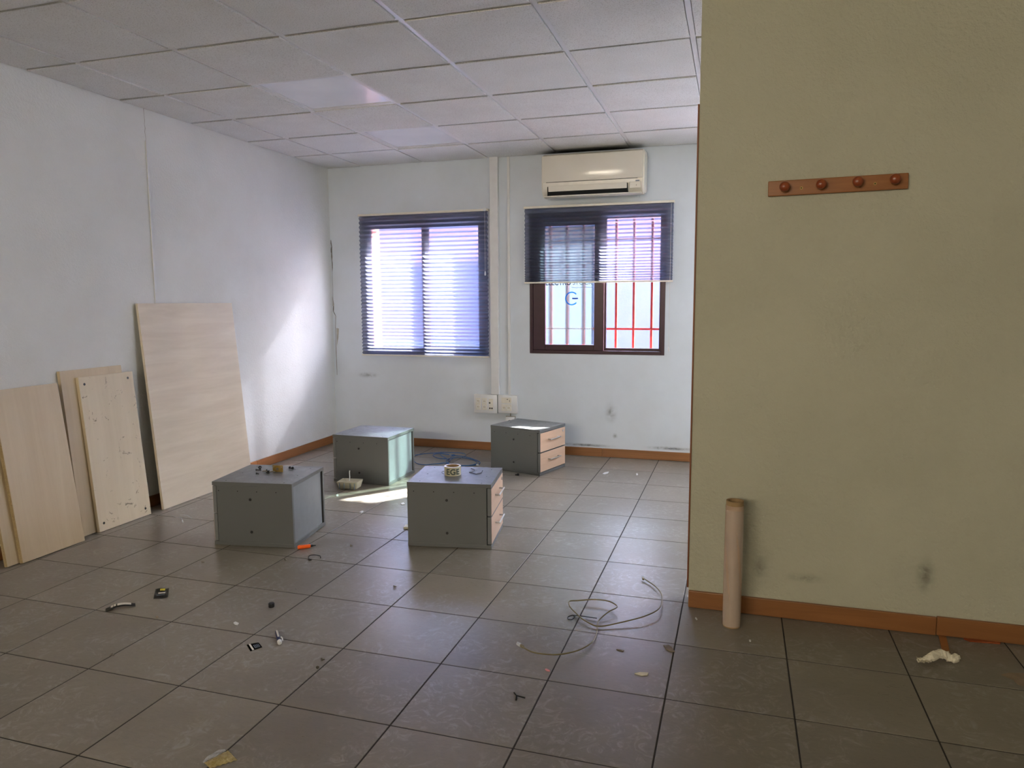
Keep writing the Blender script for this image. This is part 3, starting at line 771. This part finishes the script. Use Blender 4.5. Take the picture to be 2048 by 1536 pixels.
board('slightly taller beech board standing behind the scuffed one', 3.06, 3.48, .940, .022, -3.478, -3.556, m_beech)
board('largest beech panel leaning on the left wall', 3.632, 4.517, 1.313, .018, -3.443, -3.549, m_beech_h)

# ------------------------------------------------------------------ cardboard roll with stretch film
t = thing('stretch_film_roll', 'upright cardboard tube with clear stretch wrap before the cream wall', 'roll', (.024, 2.93, .0005))
B().lathe([(.026, 0), (.0335, 0), (.0335, .52), (.026, .52), (.026, 0)], 40).done('core', m_card, t, True)
b = B(); prof = [(.0338, .004), (.0355, .006), (.0362, .25), (.0355, .500), (.0338, .502)]
b.lathe(prof, 40); b.done('film', plain('film_roll', (176, 150, 128), .16, 0, 5, 12), t, True)
b = B(); b.grid(lambda u, v: (math.cos(-2.6+u*2.2)*(.0372+.0015*math.sin(9*u+7*v)), math.sin(-2.6+u*2.2)*(.0372+.0015*math.sin(9*u+7*v)), .01+v*.475), 18, 16)
b.done('loose_film', m_wrap, t, True)

# ------------------------------------------------------------------ tape roll and clips on the second unit
ZT = .3535
tp = at(905, 955.5, ZT)
tc_ = at(905.5, 949, ZT)
t = thing('tape_roll', 'beige printed packing tape roll on the drawer unit', 'tape', (tc_.x, tc_.y, ZT+.0005))
TR, THh = .0465, .05
B().lathe([(TR-.009, 0), (TR, 0), (TR, THh), (TR-.009, THh), (TR-.009, 0)], 40).done('tape', m_tape, t, True)
B().lathe([(TR-.012, .0005), (TR-.009, .0005), (TR-.009, THh-.0005), (TR-.012, THh-.0005), (TR-.012, .0005)], 40).done('core', m_card, t, True)
o, a, b2 = text('EGE', .044, m_ink, 'lettering', t, .0002, .0015, 1.05)
view = math.atan2(-tc_.y, -tc_.x)
span = b2-a
bm = bmesh.new(); bm.from_mesh(o.data)
bmesh.ops.subdivide_edges(bm, edges=[e for e in bm.edges if e.calc_length() > .006], cuts=3)
for vv in bm.verts:
    x = vv.co.x-(a+b2)/2; ang = view + (x+.002)/TR; r_ = TR+.0006+vv.co.z
    vv.co = Vector((math.cos(ang)*r_, math.sin(ang)*r_, .009+vv.co.y))
bm.to_mesh(o.data); bm.free()
tag(B().tube([at(x, y, ZT+h) for x, y, h in [(942, 937, .004), (950, 939.5, .003), (938.5, 944.5, .003), (952, 948, .003), (963, 945.5, .004), (965, 941, .01)]][::1], .0022, 6, 1).done('cable_clip', m_black), 'bent black plastic strip right of the tape roll', 'clip')
tag(B().tube([at(x, y, ZT+.003) for x, y in [(889, 942), (884.5, 943), (883.5, 945), (888, 948)]], .0014, 5).done('plastic_hook', m_black), 'thin black hook peeking out behind the tape roll', 'clip')

# ------------------------------------------------------------------ hardware on the first unit
ZA = .3525
g = at(556, 944, ZA)
t = thing('lock_plate', 'upright yellow brass lock plate on the dark grey drawer unit', 'lock', (g.x, g.y, ZA+.0005), .1)
B().box(-.031, .031, -.003, .003, 0, .038, .001).done('plate', m_brass, t)
B().box(-.026, .026, -.0045, -.003, .005, .033, .001).done('raised_face', m_brass, t)
B().cyl((0, -.004, .019), (0, -.0085, .019), .007, 14).done('cylinder', m_screw, t)
for x in (-.024, .024): B().cyl((x, -.003, .03), (x, -.0055, .03), .003, 8).done('rivet', m_steel, t)
def screw(px, py, z, ang, label, Ls=.02, mat=m_screw, group='loose screws and fittings', r=.0022, n='screw'):
    p = at(px, py, z); c, s_ = math.cos(ang), math.sin(ang)
    t = thing(n, label, 'screw', (p.x, p.y, z+.0005), ang, group)
    B().tube([(0, 0, r*1.7), (Ls, 0, r)], r, 7, 1).done('shank', mat, t, True)
    B().cyl((-.0035, 0, r*1.8), (0, 0, r*1.8), r*1.9, 10).done('head', mat, t, True)
    return t
screw(513, 942, ZA, .5, 'dark screw at the left edge of the hardware on the front left unit', .026, m_black, r=.0035)
screw(520, 938, ZA, -.9, 'short dark fitting just behind the leftmost screw', .018, m_black, r=.005)
screw(513.5, 949, ZA, .3, 'tiny black screw nearest the camera on the front left unit', .012, m_black, r=.003)
screw(580, 938, ZA, -.2, 'black fitting right of the brass lock plate', .03, m_black, r=.004)
screw(585, 938.5, ZA, 2.6, 'small black screw at the right end of the hardware', .008, m_black, r=.004)
t_ = thing('cam_bracket', 'dark bent metal bracket left of the brass lock plate', 'bracket', at(538, 946, ZA)+Vector((0, 0, .0005)), .1)
B().tube([(-.045, .01, .006), (-.02, .004, .01), (0, -.006, .006), (.02, 0, .01), (.034, .004, .006)], .004, 6).done('arm', m_screw, t_, True)
B().cyl((.0, -.006, 0), (.0, -.006, .016), .007, 12).cyl((-.016, .004, 0.0), (-.016, .004, .018), .004, 10).done('pivot', m_black, t_, True)

# ------------------------------------------------------------------ blue cable coil behind
def cable(name, label, cat, px, r, mat, smooth=6, zs=None, closed=False, z0=0):
    P = []
    for k, p in enumerate(px):
        z = p[2] if len(p) > 2 else r+.001
        P.append(at(p[0], p[1], z+z0))
    return P
blue = [(830, 910.5), (848, 907.5, .01), (874, 905.5, .012), (884, 904.5, .014), (900, 905, .012), (922, 906, .01), (931, 909, .006), (928, 913, .008), (915, 911.5, .012), (893, 908, .014), (880, 906.5, .012), (884, 912, .01), (893, 917, .012),
        (880, 917, .008), (870, 914, .006), (866, 911, .006), (872, 907.5, .01), (890, 908, .016), (908, 911, .014), (930, 913.5, .008), (946, 918, .005), (958, 923, .004), (960, 926.5, .004), (955, 929, .004), (944, 930.5, .004), (925, 931, .004), (903, 930, .004), (893, 925, .006),
        (894, 919, .012), (905, 916, .014), (925, 915.5, .008), (944, 919, .006), (953, 924, .004), (951, 928, .004), (935, 931, .004), (908, 931, .004), (897, 927, .008), (900, 921, .014), (908, 915, .016), (904, 912, .018), (899, 918, .014), (895, 926, .008), (886, 926, .005), (866, 928, .004),
        (850, 929.5, .004), (836, 927.5, .004), (829, 923, .004), (826, 917, .004), (828, 911, .004)]
t = thing('network_cable', 'tangled blue network cable near the window wall', 'cable', at(890, 918))
org = t.location.copy()
B().tube([p-org for p in cable('', '', '', blue, .003, None)], .0032, 6, 5).done('cable', m_blue, t, True)
def plug(parent, px, py, z, ang, mat, org):
    p = at(px, py, z)-org
    b = B().box(-.011, .011, -.006, .006, 0, .009, .001); b.xf(Matrix.Translation(p) @ Matrix.Rotation(ang, 4, 'Z')); b.done('connector', mat, parent)
plug(t, 901, 910.5, .012, .3, m_clear, org); plug(t, 907, 911, .014, .4, m_blue, org); plug(t, 955, 931, .001, .1, m_white, org)
B().tube([at(*p)-org for p in [(896, 920, .016), (901, 917, .02), (900, 923, .02), (895, 921, .016)]], .003, 6, 3).done('cable_tie', m_navy, t)

# beige cable in the foreground
tan = [(1042, 1291, .018), (1050, 1297, .02), (1068, 1305, .018), (1098, 1309, .016), (1125, 1308, .015), (1155, 1301, .013), (1180, 1288, .01), (1190, 1275, .008), (1194, 1262, .006), (1196, 1244, .006), (1204, 1234, .012), (1218, 1223, .02), (1234, 1214, .024), (1226, 1206, .024), (1211, 1201, .022), (1186, 1199, .02),
       (1158, 1201, .016), (1140, 1202, .016), (1138, 1208, .014), (1142, 1216, .012), (1152, 1226, .012), (1165, 1238, .012), (1180, 1247, .01), (1193, 1252, .008), (1208, 1252, .008), (1232, 1247, .012), (1262, 1240, .018), (1290, 1232, .022), (1312, 1222, .024), (1321, 1212, .022), (1324, 1200, .02), (1322, 1186, .016), (1311, 1173, .012), (1297, 1163, .01), (1286, 1156, .012)]
t = thing('network_cable', 'looped beige network cable lying on tiles near the cream wall', 'cable', at(1195, 1240))
org = t.location.copy()
B().tube([p-org for p in cable('', '', '', tan, .0026, None)], .0028, 7, 6).done('cable', m_tan, t, True)
pa = at(1042, 1291, .018)-org; pb = at(1036, 1287, .02)-org; pc = at(1286, 1156, .012)-org; pd = at(1284, 1146, .018)-org
for p, q in ((pa, pb), (pc, pd)):
    d = (q-p).normalized(); m4 = Matrix.Translation(p) @ d.to_track_quat('X', 'Z').to_matrix().to_4x4()
    b = B().box(0, .02, -.006, .006, -.0045, .0045, .001).box(.006, .02, -.002, .002, .0045, .0065); b.xf(m4); b.done('connector', m_clear, t)
    b = B().box(-.014, .004, -.0045, .0045, -.0045, .0045, .0015); b.xf(m4); b.done('boot', m_tan, t)
# black cable tie on it
t = thing('cable_tie', 'black cable tie with a small loop beside the beige cable', 'cable tie', at(1150, 1237))
org = t.location.copy()
pts = [at(*p)-org for p in [(1194, 1236.5, .008), (1170, 1233, .007), (1150, 1230.5, .006), (1143, 1231, .008), (1136, 1234, .006), (1136, 1238, .004), (1143, 1239, .004), (1148, 1235.5, .006), (1149, 1231.5, .006)]]
B().tube(pts, .0022, 6, 4).done('strap', m_black, t, True)
b = B().box(-.004, .004, -.004, .004, 0, .007, .001); b.xf(Matrix.Translation(at(1149, 1233, .002)-org)); b.done('head', m_black, t)

# ------------------------------------------------------------------ small litter
def flatpoly(name, px, th, mat, label, cat, z=.0005, group=None):
    P = [at(x, y) for x, y in px]; c = sum(P, Vector())/len(P); c.z = z
    b = B().prism([(p.x-c.x, p.y-c.y) for p in P], th); return tag(b.done(name, mat, loc=c), label, cat, group)
# marker
p, q = at(595, 1099), at(628, 1095); d = (q-p); ang = math.atan2(d.y, d.x)
t = thing('marker_pen', 'short orange marker with black tip by the front left drawer unit', 'marker', (p.x, p.y, .0005), ang)
rx = Matrix.Rotation(PI/2, 4, 'Y')
B().lathe([(0.0, 0), (.009, .001), (.0105, .006), (.0105, .064), (.0085, .068), (.0, .069)], 20).xf(Matrix.Translation((0, 0, .0105)) @ rx).done('barrel', m_orange, t, True)
B().lathe([(0.0, .066), (.006, .067), (.0055, .078), (.003, .084), (.0025, .094), (.0, .096)], 16).xf(Matrix.Translation((0, 0, .0105)) @ rx).done('tip', m_black, t, True)
# clip
tag(B().tube([at(*p) for p in [(619, 1119, .003), (617, 1114, .006), (621, 1110.5, .012), (631, 1110, .014), (640, 1112, .01), (641, 1116, .004)]], .0024, 6).cyl(at(617, 1119, .001), at(622, 1119.5, .005), .004, 8).done('cable_clip', m_black), 'curved black plastic clip on the floor below the orange marker', 'clip')
# packets
t = thing('foil_packet', 'bent dark foil packet with pale printed stripes, leftmost on the floor', 'packet', at(240, 1215))
A, Bq = at(211, 1224), at(271, 1213); ux = (Bq-A); Lw = ux.length; ux.normalize(); vy = Vector((-ux.y, ux.x, 0)); o0 = A-t.location
def pk(u, v): return o0+ux*(u*Lw)+vy*(v*.042-.006)+Vector((0, 0, .0015+.013*math.sin(PI*min(1, u*1.02))**1.0*(1)))
B().grid(pk, 14, 3, .0015).done('packet', m_packet, t)
def lab(u0, u1, v0, v1, mat, nm='print'):
    B().grid(lambda u, v: pk(u0+(u1-u0)*u, v0+(v1-v0)*v)+Vector((0, 0, .0026)), 8, 2).done(nm, mat, t)
lab(.18, .26, .3, .85, m_pale); lab(.28, .35, .35, .9, m_pale); lab(.40, .86, .3, .85, m_pale)
t = thing('foil_packet', 'flat dark foil packet with a small yellow mark', 'packet', at(323, 1188))
q4 = [at(307, 1199), at(336, 1196), at(338, 1177), at(311, 1178)]; o0 = t.location
def bl(u, v): return (q4[0]*(1-u)*(1-v)+q4[1]*u*(1-v)+q4[2]*u*v+q4[3]*(1-u)*v)-o0
B().grid(lambda u, v: bl(u, v)+Vector((0, 0, .002+.002*math.sin(8*u+5*v))), 10, 8, .001).done('packet', m_packet, t)
B().grid(lambda u, v: bl(.38+.36*u, .68+.2*v)+Vector((0, 0, .0065)), 4, 3).done('yellow_mark', m_yellow, t)
B().grid(lambda u, v: bl(.28+.5*u, .38+.12*v)+Vector((0, 0, .0065)), 4, 3).done('print', m_pale, t)
B().grid(lambda u, v: bl(.2+.55*u, .22+.05*v)+Vector((0, 0, .0065)), 4, 3).done('print', m_greyink, t)
# small black cap
p = at(543, 1214); t = thing('bottle_cap', 'small black ribbed cap alone on the floor tiles', 'cap', (p.x, p.y, .0005))
B().lathe([(0, .0), (.012, 0), (.013, .004), (.013, .016), (.010, .019), (0, .019)], 16).done('cap', m_black, t, True)
B().box(-.004, .010, -.014, .0, .004, .017, .002).done('lug', m_black, t)
# pen
p, q = at(553, 1267), at(560, 1291); d = q-p; ang = math.atan2(d.y, d.x); Lp = d.length
t = thing('pen', 'thick navy striped pen with a white clip', 'pen', (p.x, p.y, .0005), ang)
B().lathe([(0, 0), (.0055, .0), (.0065, .01), (.0075, Lp-.02), (.006, Lp-.018)], 16).xf(Matrix.Translation((0, 0, .008)) @ rx).done('barrel', m_navy, t, True)
B().lathe([(.0062, Lp-.02), (.0085, Lp-.018), (.0085, Lp-.004), (.006, Lp), (0, Lp+.001)], 16).xf(Matrix.Translation((0, 0, .0087)) @ rx).done('end_cap', m_white, t, True)
B().tube([(Lp-.01, .011, .012), (Lp-.03, .0125, .013), (Lp-.048, .010, .011)], .0025, 6, 4).done('clip', m_white, t, True)
b = B()
for k in range(9): b.box(.006+k*.0072, .0095+k*.0072, -.003, .003, .0148+.00012*k, .0158+.00014*k)
b.done('stripes', m_pale, t)
# card
q4c = [at(501, 1303), at(525, 1295), at(517, 1285), at(493, 1290)]; t = thing('printed_card', 'small dark card with one white band beside the striped pen', 'card', at(509, 1293)); o0 = t.location
def bc(u, v): return (q4c[0]*(1-u)*(1-v)+q4c[1]*u*(1-v)+q4c[2]*u*v+q4c[3]*(1-u)*v)-o0
B().grid(lambda u, v: bc(u, v)+Vector((0, 0, .001)), 2, 2, .0008).done('card', m_packet, t)
B().grid(lambda u, v: bc(.16+.15*u, .02+.96*v)+Vector((0, 0, .0024)), 1, 1).done('white_band', m_pale, t)
for k in range(4): B().grid(lambda u, v: bc(.45+.12*k+.05*u, .15+.55*v)+Vector((0, 0, .0024)), 1, 1).done('print', m_greyink, t)
# gold packet
q4g = [at(421, 1538), at(475, 1521), at(456, 1502), at(408, 1527)]; t = thing('gold_foil_packet', 'shiny gold foil packet at the bottom edge of the view', 'packet', at(441, 1522)); o0 = t.location
def bg_(u, v): return (q4g[0]*(1-u)*(1-v)+q4g[1]*u*(1-v)+q4g[2]*u*v+q4g[3]*(1-u)*v)-o0
B().grid(lambda u, v: bg_(u, v)+Vector((0, 0, .002+.007*math.sin(PI*u)*math.sin(PI*v)+.0012*math.sin(31*u+17*v)*math.cos(23*v))), 20, 12, .001).done('packet', m_gold, t, True)
B().grid(lambda u, v: bg_(-.02+.95*u, 1.02+.42*v*(.5+.5*math.sin(PI*u)))+Vector((0, 0, .0015+.003*math.sin(3*v+6*u)**2)), 10, 4, .0004).done('clear_wrapper', m_clear, t)
# tissue
t = thing('crumpled_tissue', 'crumpled white tissue on the floor below the cream wall', 'tissue', at(1875, 1316))
org = t.location.copy(); pts = [at(*p)-org for p in [(1837, 1321, .012), (1850, 1319, .014), (1862, 1314, .024), (1876, 1308, .026), (1890, 1310, .022), (1900, 1316, .012), (1908, 1319, .008), (1913, 1314, .01)]]
b = B().tube(pts, .013, 10, 4)
rnd = random.Random(3)
N = len(b.bm.verts)
xs_ = [v.co.x for v in b.bm.verts]; mn, mxx = min(xs_), max(xs_)
for v in b.bm.verts:
    f = (v.co.x-mn)/(mxx-mn); k = .45+.75*math.sin(PI*min(1, max(0, (1-f)*1.0+.12)))
    c_ = min(pts, key=lambda q: (q-v.co).length)
    v.co = c_.lerp(v.co, min(1.15, k+.2)) + Vector((rnd.uniform(-.003, .003), rnd.uniform(-.003, .003), rnd.uniform(-.003, .003)))
    v.co.z = max(v.co.z, .0008)
b.done('tissue', m_tissue, t)
B().grid(lambda u, v: pts[0]+Vector((-.004+.034*u, -.018+.034*v, .002-.010*u*0+.006*math.sin(9*u+11*v)**2)), 5, 5, .001).done('torn_end', m_tissue, t)
# wood strip at the wall, splinters
flatpoly('wood_strip', [(1876, 1268), (1891, 1270), (1900, 1307), (1884, 1304)], .004, m_rack, 'short flat wooden strip running from baseboard to the tissue', 'wood strip')
flatpoly('wood_splinter', [(1927, 1279), (1936, 1276), (2004, 1284), (2000, 1289), (1940, 1284)], .005, m_knob, 'broken reddish wood splinter lying against the baseboard', 'splinter')
flatpoly('plaster_chip', [(1269, 1348), (1280, 1346), (1297, 1347), (1295, 1351), (1283, 1352)], .003, m_tissue, 'elongated cream flake in front of the beige cable', 'chip', group='pale chips scattered on the floor')
flatpoly('plaster_chip', [(467, 1247), (471, 1245), (478, 1248), (475, 1251), (470, 1250)], .004, m_white, 'small white chip between the black cap and the dark card', 'chip', group='pale chips scattered on the floor')
flatpoly('plaster_chip', [(719, 1026), (724, 1023), (727, 1024), (723, 1027)], .006, m_white, 'white chip on the sunlit tiles between the front drawer units', 'chip', group='pale chips scattered on the floor')
flatpoly('plaster_chip', [(801, 1008), (807, 1006), (810, 1009), (804, 1010)], .004, m_white, 'white chip just left of the tape-roll drawer unit', 'chip', group='pale chips scattered on the floor')
flatpoly('plaster_chip', [(672, 991), (676, 989), (677, 992), (673, 993)], .005, m_white, 'white crumb left of the sun streak', 'chip', group='pale chips scattered on the floor')
flatpoly('plaster_chip', [(1272, 948), (1275, 947), (1276, 950), (1273, 951)], .004, m_white, 'white crumb on tiles right of the rear drawer unit', 'chip', group='pale chips scattered on the floor')
flatpoly('plaster_chip', [(1390, 1237), (1392, 1236), (1395, 1240), (1393, 1241)], .003, m_white, 'white crumb beside the end of the cream wall', 'chip', group='pale chips scattered on the floor')
flatpoly('plaster_chip', [(1498, 1281), (1502, 1281), (1502, 1284), (1499, 1284)], .003, m_white, 'white crumb to the right of the cardboard tube', 'chip', group='pale chips scattered on the floor')
flatpoly('plastic_scrap', [(1090, 1340), (1093, 1339), (1099, 1342), (1100, 1343.5), (1094, 1342.5)], .004, m_pink, 'tiny pink plastic scrap beside a tile joint', 'scrap')
flatpoly('plastic_scrap', [(1205, 948), (1210, 945), (1218, 944), (1216, 947), (1209, 949)], .003, m_white, 'thin white plastic scrap in front of the rear drawer unit', 'scrap')
flatpoly('dry_leaf', [(1327, 1292), (1332, 1292), (1337, 1291), (1343, 1296), (1350, 1305), (1342, 1304), (1334, 1301)], .004, m_leafm, 'curled grey dry leaf on a tile joint', 'leaf')
flatpoly('dry_twig', [(1233, 1300), (1241, 1300), (1248, 1302), (1246, 1304), (1240, 1302)], .003, m_leafm, 'tiny brown twig below the beige cable', 'twig')
tag(B().tube([at(*p) for p in [(1028, 1385, .002), (1033, 1391, .004), (1036, 1392, .004), (1050, 1396, .002)]], .002, 5).tube([at(1033, 1391, .004), at(1032, 1400, .002)], .0026, 5, 1).done('dark_scrap', m_dark), 'small dark three-legged scrap on the near floor', 'scrap')
for k, (px_, py_, a_, lb) in enumerate([(405, 1126, .4, 'small round screw below the front left drawer unit'), (571, 1121, 1.2, 'pinkish screw left of the black clip'), (315, 1236, 2.0, 'small screw below the yellow-marked packet'),
        (645, 1321, .9, 'upper of two screws right of the striped pen'), (635, 1337, 2.2, 'lower of two screws right of the striped pen'), (224, 1312, .2, 'flat screw on a tile joint at the lower left'), (789, 1175, .8, 'lone screw in front of the tape-roll drawer unit'),
        (702, 1093, .3, 'tiny screw between the two front drawer units')]):
    screw(px_, py_, 0, a_, lb, .008, m_screw, r=.0032)
# clear plastic strips
tag(B().tube([at(*p) for p in [(343, 1031, .004), (352, 1034, .008), (362, 1036, .006), (366, 1045, .003)]], .004, 6, 5, flat=.3).tube([at(*p) for p in [(360, 1030, .008), (372, 1030, .008), (384, 1036, .003)]], .004, 6, 5, flat=.3).done('plastic_strip', m_clear), 'clear curled plastic strips in front of the largest panel', 'plastic')
# flat white piece sticking out from behind the second unit
p = at(807, 1058); tag(B().box(0, .09, 0, .05, 0, .012, .002).done('plastic_cover', m_cream_plastic, loc=(p.x, p.y, .0005), rot=(0, 0, .2)), 'flat cream plastic cover poking out behind the tape-roll drawer unit', 'cover')
# black knob under rear unit
p = at(1036, 951); tag(B().lathe([(0, 0), (.009, 0), (.010, .012), (.004, .016), (0, .016)], 12).box(-.022, -.004, -.006, .004, 0, .009, .002).done('castor_stub', m_black, loc=(p.x, p.y, .0005)), 'small black plastic foot in front of the rear drawer unit', 'foot')
# cream luminaire / trunking box
c = at(697, 978); t = thing('junction_box', 'cream plastic box with white wire stubs before the sunlit unit', 'box', (c.x, c.y-.0, .0005), .12)
b = B(); W1, W2 = .062, .078
vs = [(-W1, -.01, 0), (W1, -.01, 0), (W2, -.03, .055), (-W2, -.03, .055), (-W1, .075, 0), (W1, .075, 0), (W2, .085, .055), (-W2, .085, .055)]
V = [b.bm.verts.new(v) for v in vs]
for f in ((0, 1, 2, 3), (5, 4, 7, 6), (4, 0, 3, 7), (1, 5, 6, 2), (3, 2, 6, 7), (4, 5, 1, 0)): b.bm.faces.new([V[i] for i in f])
bmesh.ops.bevel(b.bm, geom=list(b.bm.edges), offset=.003, segments=2, affect='EDGES')
b.done('body', m_cream_plastic, t, True)
b = B()
for x in (-.055, -.02, .025, .056): b.box(x-.0006, x+.0006, -.034, -.022, .006, .05)
b.done('seams', m_greyink, t)
B().tube([(0, .02, .055), (.001, .025, .075), (-.002, .03, .11), (0, .03, .125)], .004, 8).done('wire_stub', m_white, t, True)
B().tube([(-.05, .05, .06), (-.03, .03, .062), (-.012, -.005, .06), (0, -.015, .056)], .0035, 8).done('wire_stub', m_cream_plastic, t, True)
for o in bpy.data.objects:
    if o.name.split('.')[0] in ('screw_holes', 'top_holes', 'seams', 'stripes', 'socket_holes', 'dotted_line', 'switch_mark', 'lettering'): o['kind'] = 'stuff'
# smudges: flat marks on the walls
def smudge(parent, x0, x1, z0, z1, y, amt, col=(92, 90, 84)):
    s = M('wall_smudge', col, .9, spec=.1)
    tc = s.n('ShaderNodeTexCoord'); mp = s.n('ShaderNodeMapping'); mp.inputs['Location'].default_value = (-1, 0, -1); mp.inputs['Scale'].default_value = (2, 0, 2)
    s.l(tc.outputs['Generated'], mp.inputs[0]); g = s.n('ShaderNodeTexGradient', gradient_type='QUADRATIC_SPHERE'); s.l(mp.outputs[0], g.inputs[0])
    n = s.noise(s.coord(), 22, 5, .7, .5)
    mr = s.n('ShaderNodeMapRange'); s.l(n, mr.inputs[0]); mr.inputs['From Min'].default_value = .3; mr.inputs['From Max'].default_value = .75
    a = s.n('ShaderNodeMath', operation='MULTIPLY'); s.l(g.outputs[0], a.inputs[0]); s.l(mr.outputs[0], a.inputs[1])
    k = s.n('ShaderNodeMath', operation='MULTIPLY'); s.l(a.outputs[0], k.inputs[0]); k.inputs[1].default_value = amt; s.l(k.outputs[0], s.b.inputs['Alpha'])
    B().box(x0, x1, y-.0006, y-.0003, z0, z1).done('smudge', s.m, parent)
p = on_back(1848, 1150, YF); smudge(wall_front, p.x-.04, p.x+.05, p.z-.1, p.z+.1, YF, .55)
p = on_back(1610, 1158, YF); smudge(wall_front, p.x-.1, p.x+.1, p.z-.025, p.z+.035, YF, .4)
p = on_back(1520, 1130, YF); smudge(wall_front, p.x-.06, p.x+.06, p.z-.12, p.z+.12, YF, .25)
for px, py, w_, h_, a_ in ((736, 750, .14, .035, .5), (1222, 825, .07, .12, .4), (1230, 872, .03, .03, .6), (1170, 890, .35, .02, .6), (1340, 897, .25, .02, .7)):
    p = on_back(px, py); smudge(wall_back, p.x-w_, p.x+w_, p.z-h_, p.z+h_, YB, a_)
# cement smear at the far right tile
o = flatpoly('cement_smear', [(2001, 1350), (2018, 1346), (2048, 1347), (2085, 1352), (2100, 1372), (2060, 1375), (2036, 1370), (2026, 1360)], .0012, m_cement, 'rough brown cement smear on the tiles at far right', 'cement')
